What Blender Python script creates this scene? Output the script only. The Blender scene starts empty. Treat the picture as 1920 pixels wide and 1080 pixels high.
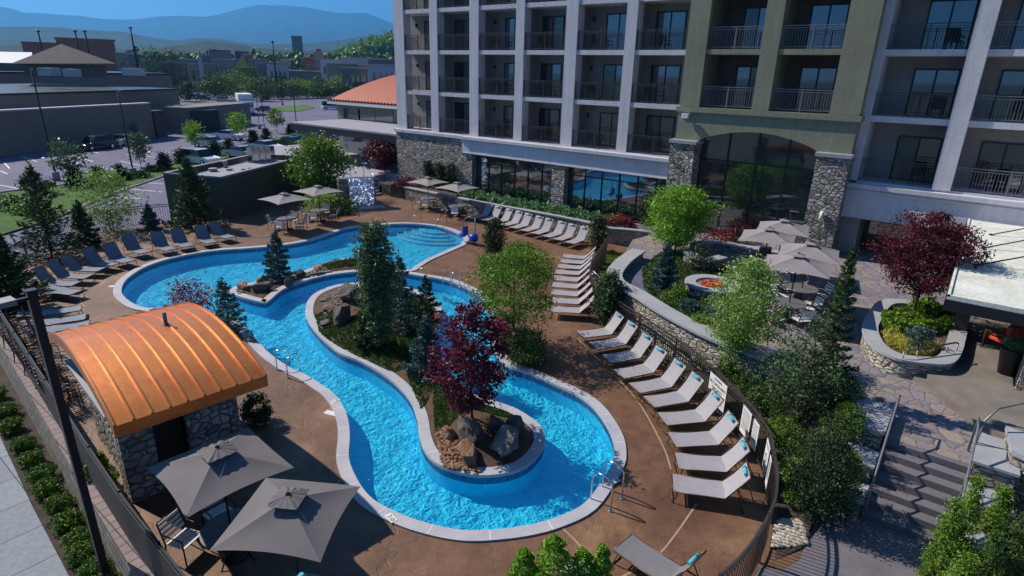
import bpy, math, random, bmesh
import numpy as np
from mathutils import Vector, Matrix
from mathutils.geometry import delaunay_2d_cdt
R=math.radians; PI=math.pi; SC=bpy.context.scene; COL=SC.collection
random.seed(7); RNG=np.random.default_rng(7)
# ------------------------------------------------------------ camera
CF=1119.64; _p,_r,_y=R(19.84),R(1.442),R(-37.572); CH=9.5
_F=Vector((math.sin(_y)*math.cos(_p),math.cos(_y)*math.cos(_p),-math.sin(_p)))
_R0=Vector((math.cos(_y),-math.sin(_y),0)); _U0=_R0.cross(_F)
_R2=math.cos(_r)*_R0+math.sin(_r)*_U0; _U2=-math.sin(_r)*_R0+math.cos(_r)*_U0
cam=bpy.data.cameras.new('camera'); co=bpy.data.objects.new('camera',cam); COL.objects.link(co)
co.matrix_world=Matrix(((_R2.x,_U2.x,-_F.x,0),(_R2.y,_U2.y,-_F.y,0),(_R2.z,_U2.z,-_F.z,CH),(0,0,0,1)))
cam.sensor_width=36; cam.lens=CF/1920*36; cam.clip_end=60000; cam.clip_start=.1; SC.camera=co
# ------------------------------------------------------------ sky, sun, exposure
SUN_AZ,SUN_EL=R(11),R(42)      # light travels towards +X, a little +Y
w=bpy.data.worlds.new("World"); SC.world=w; w.use_nodes=True; nt=w.node_tree
sky=nt.nodes.new('ShaderNodeTexSky'); sky.sky_type='NISHITA'; sky.sun_disc=False
sky.sun_elevation=SUN_EL
sd=Vector((-math.cos(SUN_AZ)*math.cos(SUN_EL),-math.sin(SUN_AZ)*math.cos(SUN_EL),math.sin(SUN_EL)))
sky.sun_rotation=math.atan2(sd.x,sd.y); sky.air_density=1.0; sky.dust_density=0; sky.ozone_density=8.0; sky.altitude=2500
bg=nt.nodes['Background']; bg.inputs[1].default_value=.085; nt.links.new(sky.outputs[0],bg.inputs[0])
sl=bpy.data.lights.new('sun','SUN'); sl.energy=5.0; sl.angle=R(.5); sl.color=(1,.92,.79)
so=bpy.data.objects.new('sun',sl); COL.objects.link(so); so.location=(0,0,60)
so.rotation_euler=(-sd).to_track_quat('-Z','Y').to_euler()
SC.view_settings.view_transform='Standard'; SC.view_settings.look='None'; SC.view_settings.exposure=.45
SC.render.resolution_x=1024; SC.render.resolution_y=576
SC.cycles.max_bounces=8; SC.cycles.transparent_max_bounces=24; SC.cycles.sample_clamp_indirect=4
# ------------------------------------------------------------ photo pixel -> world helpers
def ray(px,py): return _F*CF+_R2*(px-960)+_U2*(540-py)
def W(px,py,z=0.):
    d=ray(px,py); t=(z-CH)/d.z; return Vector((d.x*t,d.y*t,z))
def WY(px,py,Y):
    d=ray(px,py); t=Y/d.y; return Vector((d.x*t,Y,CH+d.z*t))
def WD(px,py,D):
    d=ray(px,py); t=D/math.hypot(d.x,d.y); return Vector((d.x*t,d.y*t,CH+d.z*t))
def P(v):
    v=Vector((v[0],v[1],v[2]-CH)); q=v.dot(_F); return 960+CF*v.dot(_R2)/q,540-CF*v.dot(_U2)/q
def hz(x,y,py):
    a,b=-3.,400.
    for _ in range(40):
        m=(a+b)/2
        if Vector((x,y,m-CH)).dot(_F)>.3 and P((x,y,m))[1]>py: a=m
        else: b=m
    return a
def pxm(x,y,z): # metres per photo pixel at a point
    return Vector((x,y,z-CH)).dot(_F)/CF
G=-.9; HAZE=1.3e-4
# ------------------------------------------------------------ materials
def _new(name):
    m=bpy.data.materials.new(name); m.use_nodes=True; t=m.node_tree; t.nodes.clear()
    o=t.nodes.new('ShaderNodeOutputMaterial'); b=t.nodes.new('ShaderNodeBsdfPrincipled'); t.links.new(b.outputs[0],o.inputs[0])
    tc=t.nodes.new('ShaderNodeTexCoord'); return m,t,b,tc.outputs['Object'],o
def N(t,k,**kw):
    n=t.nodes.new('ShaderNode'+k)
    for a,v in kw.items():
        if a in n.inputs.keys(): n.inputs[a].default_value=v
        else: setattr(n,a,v)
    return n
def noise(t,vec,scale,detail=4,rough=.6,dist=0):
    n=N(t,'TexNoise',Scale=scale,Detail=detail,Roughness=rough,Distortion=dist); t.links.new(vec,n.inputs['Vector']); return n.outputs['Fac']
def ramp(t,fac,stops):
    r=N(t,'ValToRGB'); e=r.color_ramp.elements
    while len(e)>1: e.remove(e[0])
    e[0].position=stops[0][0]; e[0].color=(*stops[0][1],1)
    for p,c in stops[1:]:
        k=e.new(p); k.color=(*c,1)
    t.links.new(fac,r.inputs[0]); return r.outputs[0]
def mixc(t,fac,a,b,mode='MIX'):
    m=N(t,'Mix',data_type='RGBA',blend_type=mode)
    for s,v in ((0,fac),(6,a),(7,b)):
        if hasattr(v,'links'): t.links.new(v,m.inputs[s])
        elif s==0: m.inputs[0].default_value=v
        else: m.inputs[s].default_value=(*v,1)
    return m.outputs[2]
def bump(t,b,h,strength=.3,dist=.02):
    n=N(t,'Bump',Strength=strength,Distance=dist); t.links.new(h,n.inputs['Height']); t.links.new(n.outputs[0],b.inputs['Normal']); return n
def g3(v): return (v,v,v)
def mat(name,c1,c2=None,scale=2.,rough=.7,metal=0,bs=0,bstr=.3,bdist=.01,spec=.5,fine=.12,coat=0,streak=0):
    m,t,b,v,o=_new(name)
    c2=c2 or tuple(x*.82 for x in c1)
    c=ramp(t,noise(t,v,scale),[(.32,c1),(.68,c2)])
    if fine:
        c=mixc(t,1.,c,ramp(t,noise(t,v,scale*14,5,.75),[(.25,g3(1-fine*2)),(.75,g3(1+fine))]),'MULTIPLY')
    if streak: c=mixc(t,1.,c,ramp(t,noise(t,mapped(t,v,(2.2,2.2,.22)),1.6,6,.7),[(.3,g3(1-streak)),(.6,g3(1.03))]),'MULTIPLY')
    t.links.new(c,b.inputs['Base Color']); b.inputs['Roughness'].default_value=rough; b.inputs['Metallic'].default_value=metal
    b.inputs['Specular IOR Level'].default_value=spec; b.inputs['Coat Weight'].default_value=coat; b.inputs['Coat Roughness'].default_value=.08
    if bs: bump(t,b,noise(t,v,bs,6,.7),bstr,bdist)
    return m
def mapped(t,v,s):
    n=N(t,'Mapping'); n.inputs['Scale'].default_value=s; t.links.new(v,n.inputs[0]); return n.outputs[0]
def stone(name,s,cols,grout=(.05,.045,.04),sc=(1,1,1),gw=.06,bstr=.9,rough=.85,dist=.05):
    m,t,b,v,o=_new(name)
    nz=N(t,'TexNoise',Scale=2.3,Detail=3); t.links.new(v,nz.inputs['Vector'])
    ad=N(t,'VectorMath',operation='MULTIPLY_ADD'); t.links.new(nz.outputs['Color'],ad.inputs[0]); ad.inputs[1].default_value=(.22,.22,.12); t.links.new(v,ad.inputs[2])
    mv=mapped(t,ad.outputs[0],sc)
    vo=N(t,'TexVoronoi',Scale=s,feature='F1',Randomness=.95); t.links.new(mv,vo.inputs['Vector'])
    ve=N(t,'TexVoronoi',Scale=s,feature='DISTANCE_TO_EDGE',Randomness=.95); t.links.new(mv,ve.inputs['Vector'])
    sp=N(t,'SeparateColor'); t.links.new(vo.outputs['Color'],sp.inputs[0])
    c=ramp(t,sp.outputs[0],[(i/(len(cols)-1),k) for i,k in enumerate(cols)])
    c=mixc(t,1.,c,ramp(t,noise(t,v,9,6,.75),[(.25,g3(.6)),(.75,g3(1.2))]),'MULTIPLY')
    e=N(t,'MapRange'); e.inputs[1].default_value=0; e.inputs[2].default_value=gw; t.links.new(ve.outputs[0],e.inputs[0])
    c=mixc(t,e.outputs[0],grout,c); t.links.new(c,b.inputs['Base Color']); b.inputs['Roughness'].default_value=rough
    e2=N(t,'MapRange'); e2.inputs[1].default_value=0; e2.inputs[2].default_value=gw*3; t.links.new(ve.outputs[0],e2.inputs[0])
    hh=N(t,'Math',operation='MULTIPLY_ADD'); t.links.new(noise(t,v,14,5,.7),hh.inputs[0]); hh.inputs[1].default_value=.5; t.links.new(e2.outputs[0],hh.inputs[2])
    bump(t,b,hh.outputs[0],bstr,dist); return m
def leafm(name,dark,light,trans=.45,rough=.55,ns=1.3):
    m,t,b,v,o=_new(name)
    ge=N(t,'NewGeometry'); oi=N(t,'ObjectInfo')
    a=N(t,'Math',operation='MULTIPLY_ADD'); t.links.new(ge.outputs['Random Per Island'],a.inputs[0]); a.inputs[1].default_value=.45
    n2=N(t,'Math',operation='MULTIPLY'); t.links.new(noise(t,v,ns*1.6,3,.7),n2.inputs[0]); n2.inputs[1].default_value=.75; t.links.new(n2.outputs[0],a.inputs[2])
    c=ramp(t,a.outputs[0],[(.15,dark),(.85,light)])
    t.links.new(c,b.inputs['Base Color']); b.inputs['Roughness'].default_value=rough; b.inputs['Specular IOR Level'].default_value=.3
    tr=N(t,'BsdfTranslucent'); t.links.new(c,tr.inputs[0]); mx=N(t,'MixShader'); mx.inputs[0].default_value=trans*.6
    t.links.new(b.outputs[0],mx.inputs[1]); t.links.new(tr.outputs[0],mx.inputs[2]); t.links.new(mx.outputs[0],o.inputs[0]); return m
def glass(name,base,refl=.35,rough=.03,alpha=0.):
    m,t,b,v,o=_new(name)
    b.inputs['Base Color'].default_value=(*base,1); b.inputs['Roughness'].default_value=.25
    gl=N(t,'BsdfGlossy',Roughness=rough); gl.inputs[0].default_value=(.85,.92,1,1)
    f=N(t,'Fresnel',IOR=1.5); mr=N(t,'MapRange'); t.links.new(f.outputs[0],mr.inputs[0]); mr.inputs[3].default_value=refl; mr.inputs[4].default_value=1
    mx=N(t,'MixShader'); t.links.new(mr.outputs[0],mx.inputs[0])
    src=b.outputs[0]
    if alpha:
        tp=N(t,'BsdfTransparent'); tp.inputs[0].default_value=(.6,.68,.7,1); m2=N(t,'MixShader'); m2.inputs[0].default_value=alpha
        t.links.new(b.outputs[0],m2.inputs[1]); t.links.new(tp.outputs[0],m2.inputs[2]); src=m2.outputs[0]
    t.links.new(src,mx.inputs[1]); t.links.new(gl.outputs[0],mx.inputs[2]); t.links.new(mx.outputs[0],o.inputs[0])
    nb=N(t,'Bump',Strength=.05,Distance=.02); t.links.new(noise(t,v,1.2,2),nb.inputs['Height']); t.links.new(nb.outputs[0],gl.inputs['Normal'])
    return m
MT={}
MT['stucco']=mat('stucco_grey_lilac',(.66,.64,.68),(.59,.57,.61),.7,.85,bs=60,bstr=.35,bdist=.01,streak=.16,fine=.1)
MT['green']=mat('stucco_olive',(.27,.275,.195),(.23,.235,.165),.6,.85,bs=60,bstr=.35,bdist=.01,streak=.16,fine=.12)
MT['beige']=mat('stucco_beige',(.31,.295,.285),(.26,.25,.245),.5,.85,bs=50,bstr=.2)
MT['beige2']=mat('stucco_beige_shaded',(.16,.13,.13),(.12,.10,.10),.5,.85,bs=50,bstr=.2)  # darker copy of the beige, shade of the deep recess put into the colour
MT['bronze']=mat('bronze_rail',(.10,.085,.08),None,3,.45,.5,fine=.05)
MT['railgrey']=mat('grey_rail',(.24,.23,.25),None,3,.45,.4,fine=.05)
MT['black']=mat('black_metal',(.022,.022,.028),None,3,.38,.3,fine=.05)
MT['steel']=mat('polished_steel',(.75,.77,.8),None,3,.15,1,fine=.02)
MT['frame']=mat('dark_frame',(.025,.028,.035),None,3,.4,.3,fine=.05)
MT['glass']=glass('tinted_glass',(.012,.02,.025),.16)
MT['glassb']=glass('pool_side_glass',(.010,.025,.035),.30)
MT['curtain']=mat('curtain_glass',(.08,.13,.13),(.05,.08,.085),3,.12,0,fine=.05,coat=1)
MT['carglass']=mat('car_glass',(.01,.012,.015),None,3,.08,0,fine=0)
MT['stone']=stone('river_stone',3.6,[(.10,.09,.085),(.42,.38,.33),(.25,.21,.17),(.55,.52,.50),(.30,.29,.31),(.62,.58,.50)],sc=(1,1,1.5),bstr=1,dist=.08)
MT['stack']=stone('stacked_stone',3.4,[(.20,.18,.15),(.50,.46,.38),(.36,.30,.23),(.58,.55,.48),(.28,.26,.24)],sc=(1,1,2.6),bstr=1,dist=.06)
MT['flag']=stone('flagstone',2.5,[(.15,.155,.21),(.27,.20,.19),(.20,.20,.26),(.33,.26,.21),(.18,.18,.21),(.28,.24,.26)],(.06,.055,.06),gw=.035,bstr=.5,dist=.02)
MT['cap']=mat('bluestone_cap',(.30,.31,.35),(.38,.38,.40),1.6,.75,bs=25,bstr=.2)
MT['conc']=mat('concrete',(.34,.33,.37),(.28,.27,.31),1.2,.85,bs=40,bstr=.25)
MT['concdark']=mat('terrace_concrete',(.23,.20,.17),(.14,.12,.11),1.1,.8,bs=30,bstr=.25)
MT['coping']=mat('coping_stone',(.46,.45,.49),(.37,.36,.41),1.3,.7,bs=30,bstr=.12,fine=.07)
MT['joint']=mat('joint_sealant',(.42,.30,.20),None,3,.8)
MT['wood']=mat('dark_wood',(.07,.04,.028),None,4,.6)
MT['sling']=mat('white_sling',(.35,.325,.35),(.30,.28,.31),5,.7,bs=160,bstr=.2,bdist=.004,fine=.06)
MT['slingd']=mat('taupe_sling',(.20,.185,.20),(.17,.16,.17),5,.7,bs=160,bstr=.2,bdist=.004,fine=.06)
MT['slingshade']=mat('shade_grey_sling',(.17,.19,.25),(.14,.16,.21),5,.7,bs=160,bstr=.2,bdist=.004,fine=.06)  # tree shade put into the colour: sling darkened towards blue-grey
MT['lframe']=mat('brown_aluminium',(.10,.055,.04),None,3,.4,.4,fine=.05)
MT['canvas']=mat('taupe_canvas',(.155,.138,.142),(.13,.116,.122),1.5,.85,bs=180,bstr=.15,bdist=.003,fine=.05)
MT['canvas2']=mat('light_taupe_canvas',(.28,.25,.26),(.24,.215,.225),1.5,.85,bs=160,bstr=.15,bdist=.003,fine=.05)
MT['teal']=mat('turquoise_towel',(.10,.50,.62),(.07,.42,.55),8,.9,bs=90,bstr=.4)
MT['white']=mat('white_paint',(.75,.75,.75),None,3,.6,fine=.04)
MT['ink']=mat('dark_ink',(.02,.02,.04),None,3,.6,fine=0)
MT['blue']=mat('blue_plastic',(.01,.07,.55),None,3,.35,fine=.02)
MT['orange']=mat('orange_cushion',(.75,.09,.015),(.62,.07,.012),4,.8)
MT['tile']=mat('clay_orange_roof',(.36,.065,.018),(.26,.045,.014),3,.7,fine=.2)
MT['bark']=mat('bark',(.10,.07,.05),(.055,.04,.03),9,.9,bs=40,bstr=.6)
MT['birch']=mat('pale_bark',(.42,.38,.33),(.18,.15,.13),7,.8)
MT['asphalt']=mat('asphalt',(.14,.13,.215),(.10,.095,.165),.12,.85,fine=.2)
MT['mulch']=mat('mulch',(.06,.042,.032),(.11,.08,.06),2.5,.95,bs=30,bstr=1,bdist=.05,fine=.4)
MT['soil']=mat('red_soil',(.14,.08,.05),(.09,.055,.035),2.5,.95,bs=30,bstr=1,bdist=.04,fine=.3)
MT['lawn']=mat('lawn',(.05,.13,.012),(.09,.18,.02),.8,.95,bs=60,bstr=1,bdist=.05,fine=.35)
MT['gcover']=mat('ground_cover_soil',(.022,.05,.014),(.045,.09,.02),3,.95,bs=40,bstr=1,bdist=.06,fine=.4)
MT['earth']=mat('far_earth',(.03,.055,.022),(.055,.06,.05),.006,.95,fine=.3)
MT['fire']=None
def stripes(name,c1,c2,per,axis=0,rough=.6,metal=0,gap=.06):
    m,t,b,v,o=_new(name); s=N(t,'SeparateXYZ'); t.links.new(v,s.inputs[0])
    a=N(t,'Math',operation='MULTIPLY'); t.links.new(s.outputs[axis],a.inputs[0]); a.inputs[1].default_value=1/per
    f=N(t,'Math',operation='FRACT'); t.links.new(a.outputs[0],f.inputs[0])
    l=N(t,'Math',operation='LESS_THAN'); t.links.new(f.outputs[0],l.inputs[0]); l.inputs[1].default_value=gap
    c=mixc(t,1,mixc(t,l.outputs[0],c1,c2),ramp(t,noise(t,v,3,5),[(.3,g3(.85)),(.7,g3(1.1))]),'MULTIPLY')
    t.links.new(c,b.inputs['Base Color']); b.inputs['Roughness'].default_value=rough; b.inputs['Metallic'].default_value=metal
    iv=N(t,'Math',operation='SUBTRACT'); iv.inputs[0].default_value=1; t.links.new(l.outputs[0],iv.inputs[1]); bump(t,b,iv.outputs[0],.5,.01); return m
def bricks(name,c1,c2,mort,bw,rh,rot=None,off=.5,ms=.012):
    m,t,b,v,o=_new(name)
    if rot:
        mp=N(t,'Mapping'); mp.inputs['Rotation'].default_value=rot; t.links.new(v,mp.inputs[0]); v2=mp.outputs[0]
    else: v2=v
    br=N(t,'TexBrick',Scale=1.); br.offset=off; t.links.new(v2,br.inputs['Vector'])
    br.inputs['Color1'].default_value=(*c1,1); br.inputs['Color2'].default_value=(*c2,1); br.inputs['Mortar'].default_value=(*mort,1)
    br.inputs['Brick Width'].default_value=bw; br.inputs['Row Height'].default_value=rh; br.inputs['Mortar Size'].default_value=ms
    c=mixc(t,1.,br.outputs['Color'],ramp(t,noise(t,v,8,6,.75),[(.25,g3(.7)),(.75,g3(1.2))]),'MULTIPLY')
    t.links.new(c,b.inputs['Base Color']); b.inputs['Roughness'].default_value=.88
    iv=N(t,'Math',operation='SUBTRACT'); iv.inputs[0].default_value=1; t.links.new(br.outputs['Fac'],iv.inputs[1]); bump(t,b,iv.outputs[0],.7,.02); return m
MT['sidewalk']=bricks('sidewalk_slab',(.26,.285,.32),(.22,.245,.285),(.08,.08,.09),1.3,2.4,off=0,ms=.012)
MT['paver']=bricks('pink_paver',(.27,.20,.19),(.22,.17,.17),(.06,.05,.05),.30,.32,off=0,ms=.012)
MT['block']=bricks('block_courses',(.27,.24,.20),(.17,.155,.135),(.015,.015,.015),.42,.16,rot=(R(90),0,0))
MT['mesh']=mat('screen_mesh',(.035,.033,.033),(.05,.045,.045),30,.6,.2,bs=120,bstr=.6)
# deck: stamped brown concrete
def deckmat():
    m,t,b,v,o=_new('stamped_brown_concrete')
    c=ramp(t,noise(t,v,.35,6,.65,.6),[(.30,(.062,.028,.016)),(.45,(.135,.064,.034)),(.58,(.17,.085,.046)),(.74,(.30,.17,.092))])
    c=mixc(t,1.,c,ramp(t,noise(t,v,1.6,9,.78,.4),[(.30,g3(.58)),(.5,g3(1.)),(.72,g3(1.38))]),'MULTIPLY')
    c=mixc(t,1.,c,ramp(t,noise(t,v,13,6,.8),[(.3,g3(.80)),(.7,g3(1.16))]),'MULTIPLY')
    nz=N(t,'TexNoise',Scale=1.1,Detail=4); t.links.new(v,nz.inputs['Vector'])
    ad=N(t,'VectorMath',operation='MULTIPLY_ADD'); t.links.new(nz.outputs['Color'],ad.inputs[0]); ad.inputs[1].default_value=(1.5,1.5,0); t.links.new(v,ad.inputs[2])
    ve=N(t,'TexVoronoi',Scale=.6,feature='DISTANCE_TO_EDGE'); t.links.new(ad.outputs[0],ve.inputs['Vector'])
    e=N(t,'MapRange'); e.inputs[2].default_value=.014; t.links.new(ve.outputs[0],e.inputs[0])
    c=mixc(t,e.outputs[0],mixc(t,.22,c,(.09,.05,.035)),c); t.links.new(c,b.inputs['Base Color']); b.inputs['Roughness'].default_value=.62
    hh=N(t,'Math',operation='MULTIPLY_ADD'); t.links.new(noise(t,v,7,8,.7),hh.inputs[0]); hh.inputs[1].default_value=.8; t.links.new(e.outputs[0],hh.inputs[2])
    bump(t,b,hh.outputs[0],.45,.015); return m
MT['deck']=deckmat()
def coppermat():
    m,t,b,v,o=_new('copper_sheet')
    c=ramp(t,noise(t,v,.9,4,.6,.3),[(.2,(.42,.125,.038)),(.45,(.63,.215,.058)),(.62,(.54,.17,.05)),(.8,(.70,.27,.085))])
    c=mixc(t,1.,c,ramp(t,noise(t,v,26,5,.7),[(.3,g3(.78)),(.7,g3(1.1))]),'MULTIPLY'); t.links.new(c,b.inputs['Base Color'])
    b.inputs['Metallic'].default_value=.75; b.inputs['Roughness'].default_value=.42; bump(t,b,noise(t,v,1.6,3),.12,.05); return m
MT['copper']=coppermat()
MT['copseam']=mat('copper_seam',(.74,.30,.12),(.66,.25,.10),2,.34,.8,fine=.06)
def poolmat():
    m,t,b,v,o=_new('blue_pool_plaster')
    c=ramp(t,noise(t,v,1.2,4),[(.3,(.012,.62,.90)),(.7,(.02,.70,.95))]); t.links.new(c,b.inputs['Base Color']); b.inputs['Roughness'].default_value=.7; return m
MT['pool']=poolmat()
MT['pooltile']=bricks('waterline_tile',(.012,.14,.30),(.02,.20,.38),(.15,.25,.32),.15,.08,ms=.004)
def watermat():
    m,t,b,v,o=_new('pool_water')
    # caustic-like light pattern put into the transparent colour of the surface
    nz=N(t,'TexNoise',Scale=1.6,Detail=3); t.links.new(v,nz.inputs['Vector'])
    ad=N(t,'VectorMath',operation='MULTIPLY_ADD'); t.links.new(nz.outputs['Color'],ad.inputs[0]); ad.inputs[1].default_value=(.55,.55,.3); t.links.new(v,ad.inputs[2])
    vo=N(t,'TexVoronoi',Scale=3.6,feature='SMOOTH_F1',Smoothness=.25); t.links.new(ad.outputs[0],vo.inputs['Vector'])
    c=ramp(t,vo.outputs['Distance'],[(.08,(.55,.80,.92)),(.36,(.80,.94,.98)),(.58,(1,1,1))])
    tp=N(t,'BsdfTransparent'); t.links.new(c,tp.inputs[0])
    gl=N(t,'BsdfGlossy',Roughness=.06); gl.inputs[0].default_value=(1,1,1,1)
    fr=N(t,'Fresnel',IOR=1.33)
    h1=noise(t,v,5.5,4,.6,.6); h2=noise(t,v,1.3,3)
    s=N(t,'Math',operation='ADD'); t.links.new(h1,s.inputs[0]); t.links.new(h2,s.inputs[1])
    bn=N(t,'Bump',Strength=.8,Distance=.06); t.links.new(s.outputs[0],bn.inputs['Height'])
    t.links.new(bn.outputs[0],gl.inputs['Normal']); t.links.new(bn.outputs[0],fr.inputs['Normal'])
    mx=N(t,'MixShader'); t.links.new(fr.outputs[0],mx.inputs[0]); t.links.new(tp.outputs[0],mx.inputs[1]); t.links.new(gl.outputs[0],mx.inputs[2])
    t.links.new(mx.outputs[0],o.inputs[0]); return m
MT['water']=watermat()
def emit(name,c,s):
    m,t,b,v,o=_new(name); b.inputs['Base Color'].default_value=(*c,1); b.inputs['Emission Color'].default_value=(*c,1); b.inputs['Emission Strength'].default_value=s; return m
MT['fire']=emit('glowing_fire_glass',(.6,.06,.02),.12)
MT['falls']=glass('lit_water_curtain',(.45,.55,.85),.25,.2,.25)
MT['sparkle']=emit('glowing_glint',(.75,.85,1),1.6)  # glint on water made as a glowing colour
MT['rockg']=mat('grey_rock',(.19,.165,.145),(.06,.052,.046),3.5,.9,bs=9,bstr=1,bdist=.08,fine=.3)
MT['rocko']=mat('orange_sandstone',(.42,.24,.13),(.20,.11,.07),3,.9,bs=9,bstr=1,bdist=.08,fine=.3)
MT['rockl']=mat('light_rock',(.36,.32,.28),(.15,.13,.115),3,.9,bs=9,bstr=1,bdist=.08,fine=.3)
MT['pebl']=stone('cream_pebble',7,[(.42,.36,.27),(.55,.49,.40),(.34,.29,.23),(.6,.56,.5)],gw=.01,bstr=.2)
L=dict(
 bright=leafm('leaf_bright',(.045,.15,.006),(.28,.50,.045)), mid=leafm('leaf_mid',(.028,.085,.006),(.20,.33,.035)),
 light=leafm('leaf_birch',(.06,.15,.02),(.34,.48,.11)), dark=leafm('leaf_dark',(.010,.032,.006),(.075,.15,.025),.25),
 blue=leafm('needle_blue',(.03,.075,.065),(.10,.19,.17),.2), jun=leafm('needle_juniper',(.010,.030,.010),(.085,.15,.045),.2),
 yew=leafm('needle_dark',(.010,.028,.010),(.028,.06,.018),.2), maroon=leafm('leaf_maroon',(.030,.006,.012),(.15,.022,.038),.4),
 plum=leafm('leaf_plum',(.030,.005,.012),(.22,.032,.060),.4), red=leafm('leaf_red',(.12,.01,.01),(.32,.04,.03),.4),
 gold=leafm('blade_gold',(.28,.24,.03),(.55,.50,.10),.3), box=leafm('leaf_boxwood',(.018,.055,.006),(.14,.25,.03),.3),
 hedge=leafm('leaf_pale',(.06,.15,.05),(.20,.34,.14),.3), shade=leafm('leaf_grey',(.016,.045,.014),(.17,.24,.11),.3,.35))
# ------------------------------------------------------------ mesh builder
def tag(o,label=None,cat=None,group=None,kind=None):
    if label: o['label']=label
    if cat: o['category']=cat
    if group: o['group']=group
    if kind: o['kind']=kind
    return o
def origin(o):
    v=Vector((0,0,0))
    while o: v+=o.location; o=o.parent
    return v
class MB:
    def __init__(s): s.v=[]; s.f=[]; s.sm=[]
    def add(s,vs,fs,smooth=False):
        k=len(s.v); s.v+=[tuple(v) for v in vs]; s.f+=[tuple(i+k for i in f) for f in fs]; s.sm+=[smooth]*len(fs); return s
    def box(s,x0,x1,y0,y1,z0,z1,M=None):
        v=[Vector((x,y,z)) for z in (z0,z1) for x,y in ((x0,y0),(x1,y0),(x1,y1),(x0,y1))]
        if M: v=[M@a for a in v]
        return s.add(v,[(3,2,1,0),(4,5,6,7),(0,1,5,4),(1,2,6,5),(2,3,7,6),(3,0,4,7)])
    def obox(s,c,ang,lx,ly,z0,z1):
        M=Matrix.Translation((c[0],c[1],0))@Matrix.Rotation(ang,4,'Z'); return s.box(-lx/2,lx/2,-ly/2,ly/2,z0,z1,M)
    def beam(s,a,b,w,h=None,up=(0,0,1)):
        a=Vector(a);b=Vector(b);d=b-a; l=d.length; d.normalize(); h=h or w; up=Vector(up)
        if abs(d.dot(up))>.97: up=Vector((1,0,0))
        x=d.cross(up).normalized()*(w/2); y=x.cross(d).normalized()*(h/2)
        v=[a-x-y,a+x-y,a+x+y,a-x+y,b-x-y,b+x-y,b+x+y,b-x+y]
        return s.add(v,[(0,1,2,3),(7,6,5,4),(1,0,4,5),(2,1,5,6),(3,2,6,7),(0,3,7,4)])
    def tube(s,pts,r,n=8,closed=False,cap=True):
        pts=[Vector(p) for p in pts]; m=len(pts); rs=r if isinstance(r,(list,tuple)) else [r]*m; k=len(s.v); pr=None
        for i,p in enumerate(pts):
            d=(pts[(i+1)%m]-pts[i-1]) if closed else (pts[min(i+1,m-1)]-pts[max(i-1,0)])
            if d.length<1e-9: d=Vector((0,0,1))
            d.normalize()
            if pr is None: x=d.orthogonal().normalized()
            else:
                x=pr-d*pr.dot(d)
                x=x.normalized() if x.length>1e-6 else d.orthogonal().normalized()
            pr=x; y=d.cross(x)
            for j in range(n):
                a=2*PI*j/n; s.v.append(tuple(p+(x*math.cos(a)+y*math.sin(a))*rs[i]))
        for i in range(m if closed else m-1):
            for j in range(n):
                a=k+i*n+j;b=k+i*n+(j+1)%n;c=k+((i+1)%m)*n+(j+1)%n;d_=k+((i+1)%m)*n+j; s.f.append((a,b,c,d_)); s.sm.append(True)
        if cap and not closed:
            s.f.append(tuple(k+j for j in reversed(range(n)))); s.f.append(tuple(k+(m-1)*n+j for j in range(n))); s.sm+=[False,False]
        return s
    def lathe(s,prof,c=(0,0,0),n=24,smooth=True):
        k=len(s.v); c=Vector(c)
        for r,z in prof:
            for j in range(n): a=2*PI*j/n; s.v.append((c.x+r*math.cos(a),c.y+r*math.sin(a),c.z+z))
        for i in range(len(prof)-1):
            for j in range(n): s.f.append((k+i*n+j,k+i*n+(j+1)%n,k+(i+1)*n+(j+1)%n,k+(i+1)*n+j)); s.sm.append(smooth)
        s.f.append(tuple(k+j for j in reversed(range(n)))); s.f.append(tuple(k+(len(prof)-1)*n+j for j in range(n))); s.sm+=[False,False]
        return s
    def prism(s,poly,z0,z1,bottom=True):
        n=len(poly); ar=sum(poly[i][0]*poly[(i+1)%n][1]-poly[(i+1)%n][0]*poly[i][1] for i in range(n))
        if ar<0: poly=list(reversed(poly))
        k=len(s.v); f1=(lambda p:z1(p) if callable(z1) else z1)
        for p in poly: s.v.append((p[0],p[1],z0))
        for p in poly: s.v.append((p[0],p[1],f1(p)))
        s.f.append(tuple(k+n+i for i in range(n))); s.sm.append(False)
        if bottom: s.f.append(tuple(k+i for i in reversed(range(n)))); s.sm.append(False)
        for i in range(n): j=(i+1)%n; s.f.append((k+i,k+j,k+n+j,k+n+i)); s.sm.append(False)
        return s
    def build(s,name,m,parent=None,world=True,at=None,bevel=0):
        me=bpy.data.meshes.new(name); o=origin(parent) if (parent and world) else Vector(at or (0,0,0))
        if parent and not world: o=Vector((0,0,0))
        me.from_pydata([(a-o.x,b-o.y,c-o.z) for a,b,c in s.v],[],s.f); me.polygons.foreach_set('use_smooth',s.sm)
        me.materials.append(MT[m] if isinstance(m,str) else m); me.update()
        ob=bpy.data.objects.new(name,me); COL.objects.link(ob)
        if parent: ob.parent=parent
        else: ob.location=o
        if bevel:
            md=ob.modifiers.new('bevel','BEVEL'); md.width=bevel; md.segments=2; md.limit_method='ANGLE'
        return ob
def thing(name,label,cat,loc=(0,0,0),rz=0,group=None):
    o=bpy.data.objects.new(name,None); COL.objects.link(o); o.location=loc; o.rotation_euler=(0,0,rz); o.empty_display_size=.3
    return tag(o,label,cat,group)
def copy_tree(o,parent=None):
    c=o.copy(); COL.objects.link(c); c.parent=parent
    for ch in list(o.children): copy_tree(ch,c)
    return c
def struct(mb,name,m,**k): return tag(mb.build(name,m,**k),kind='structure')
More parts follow.
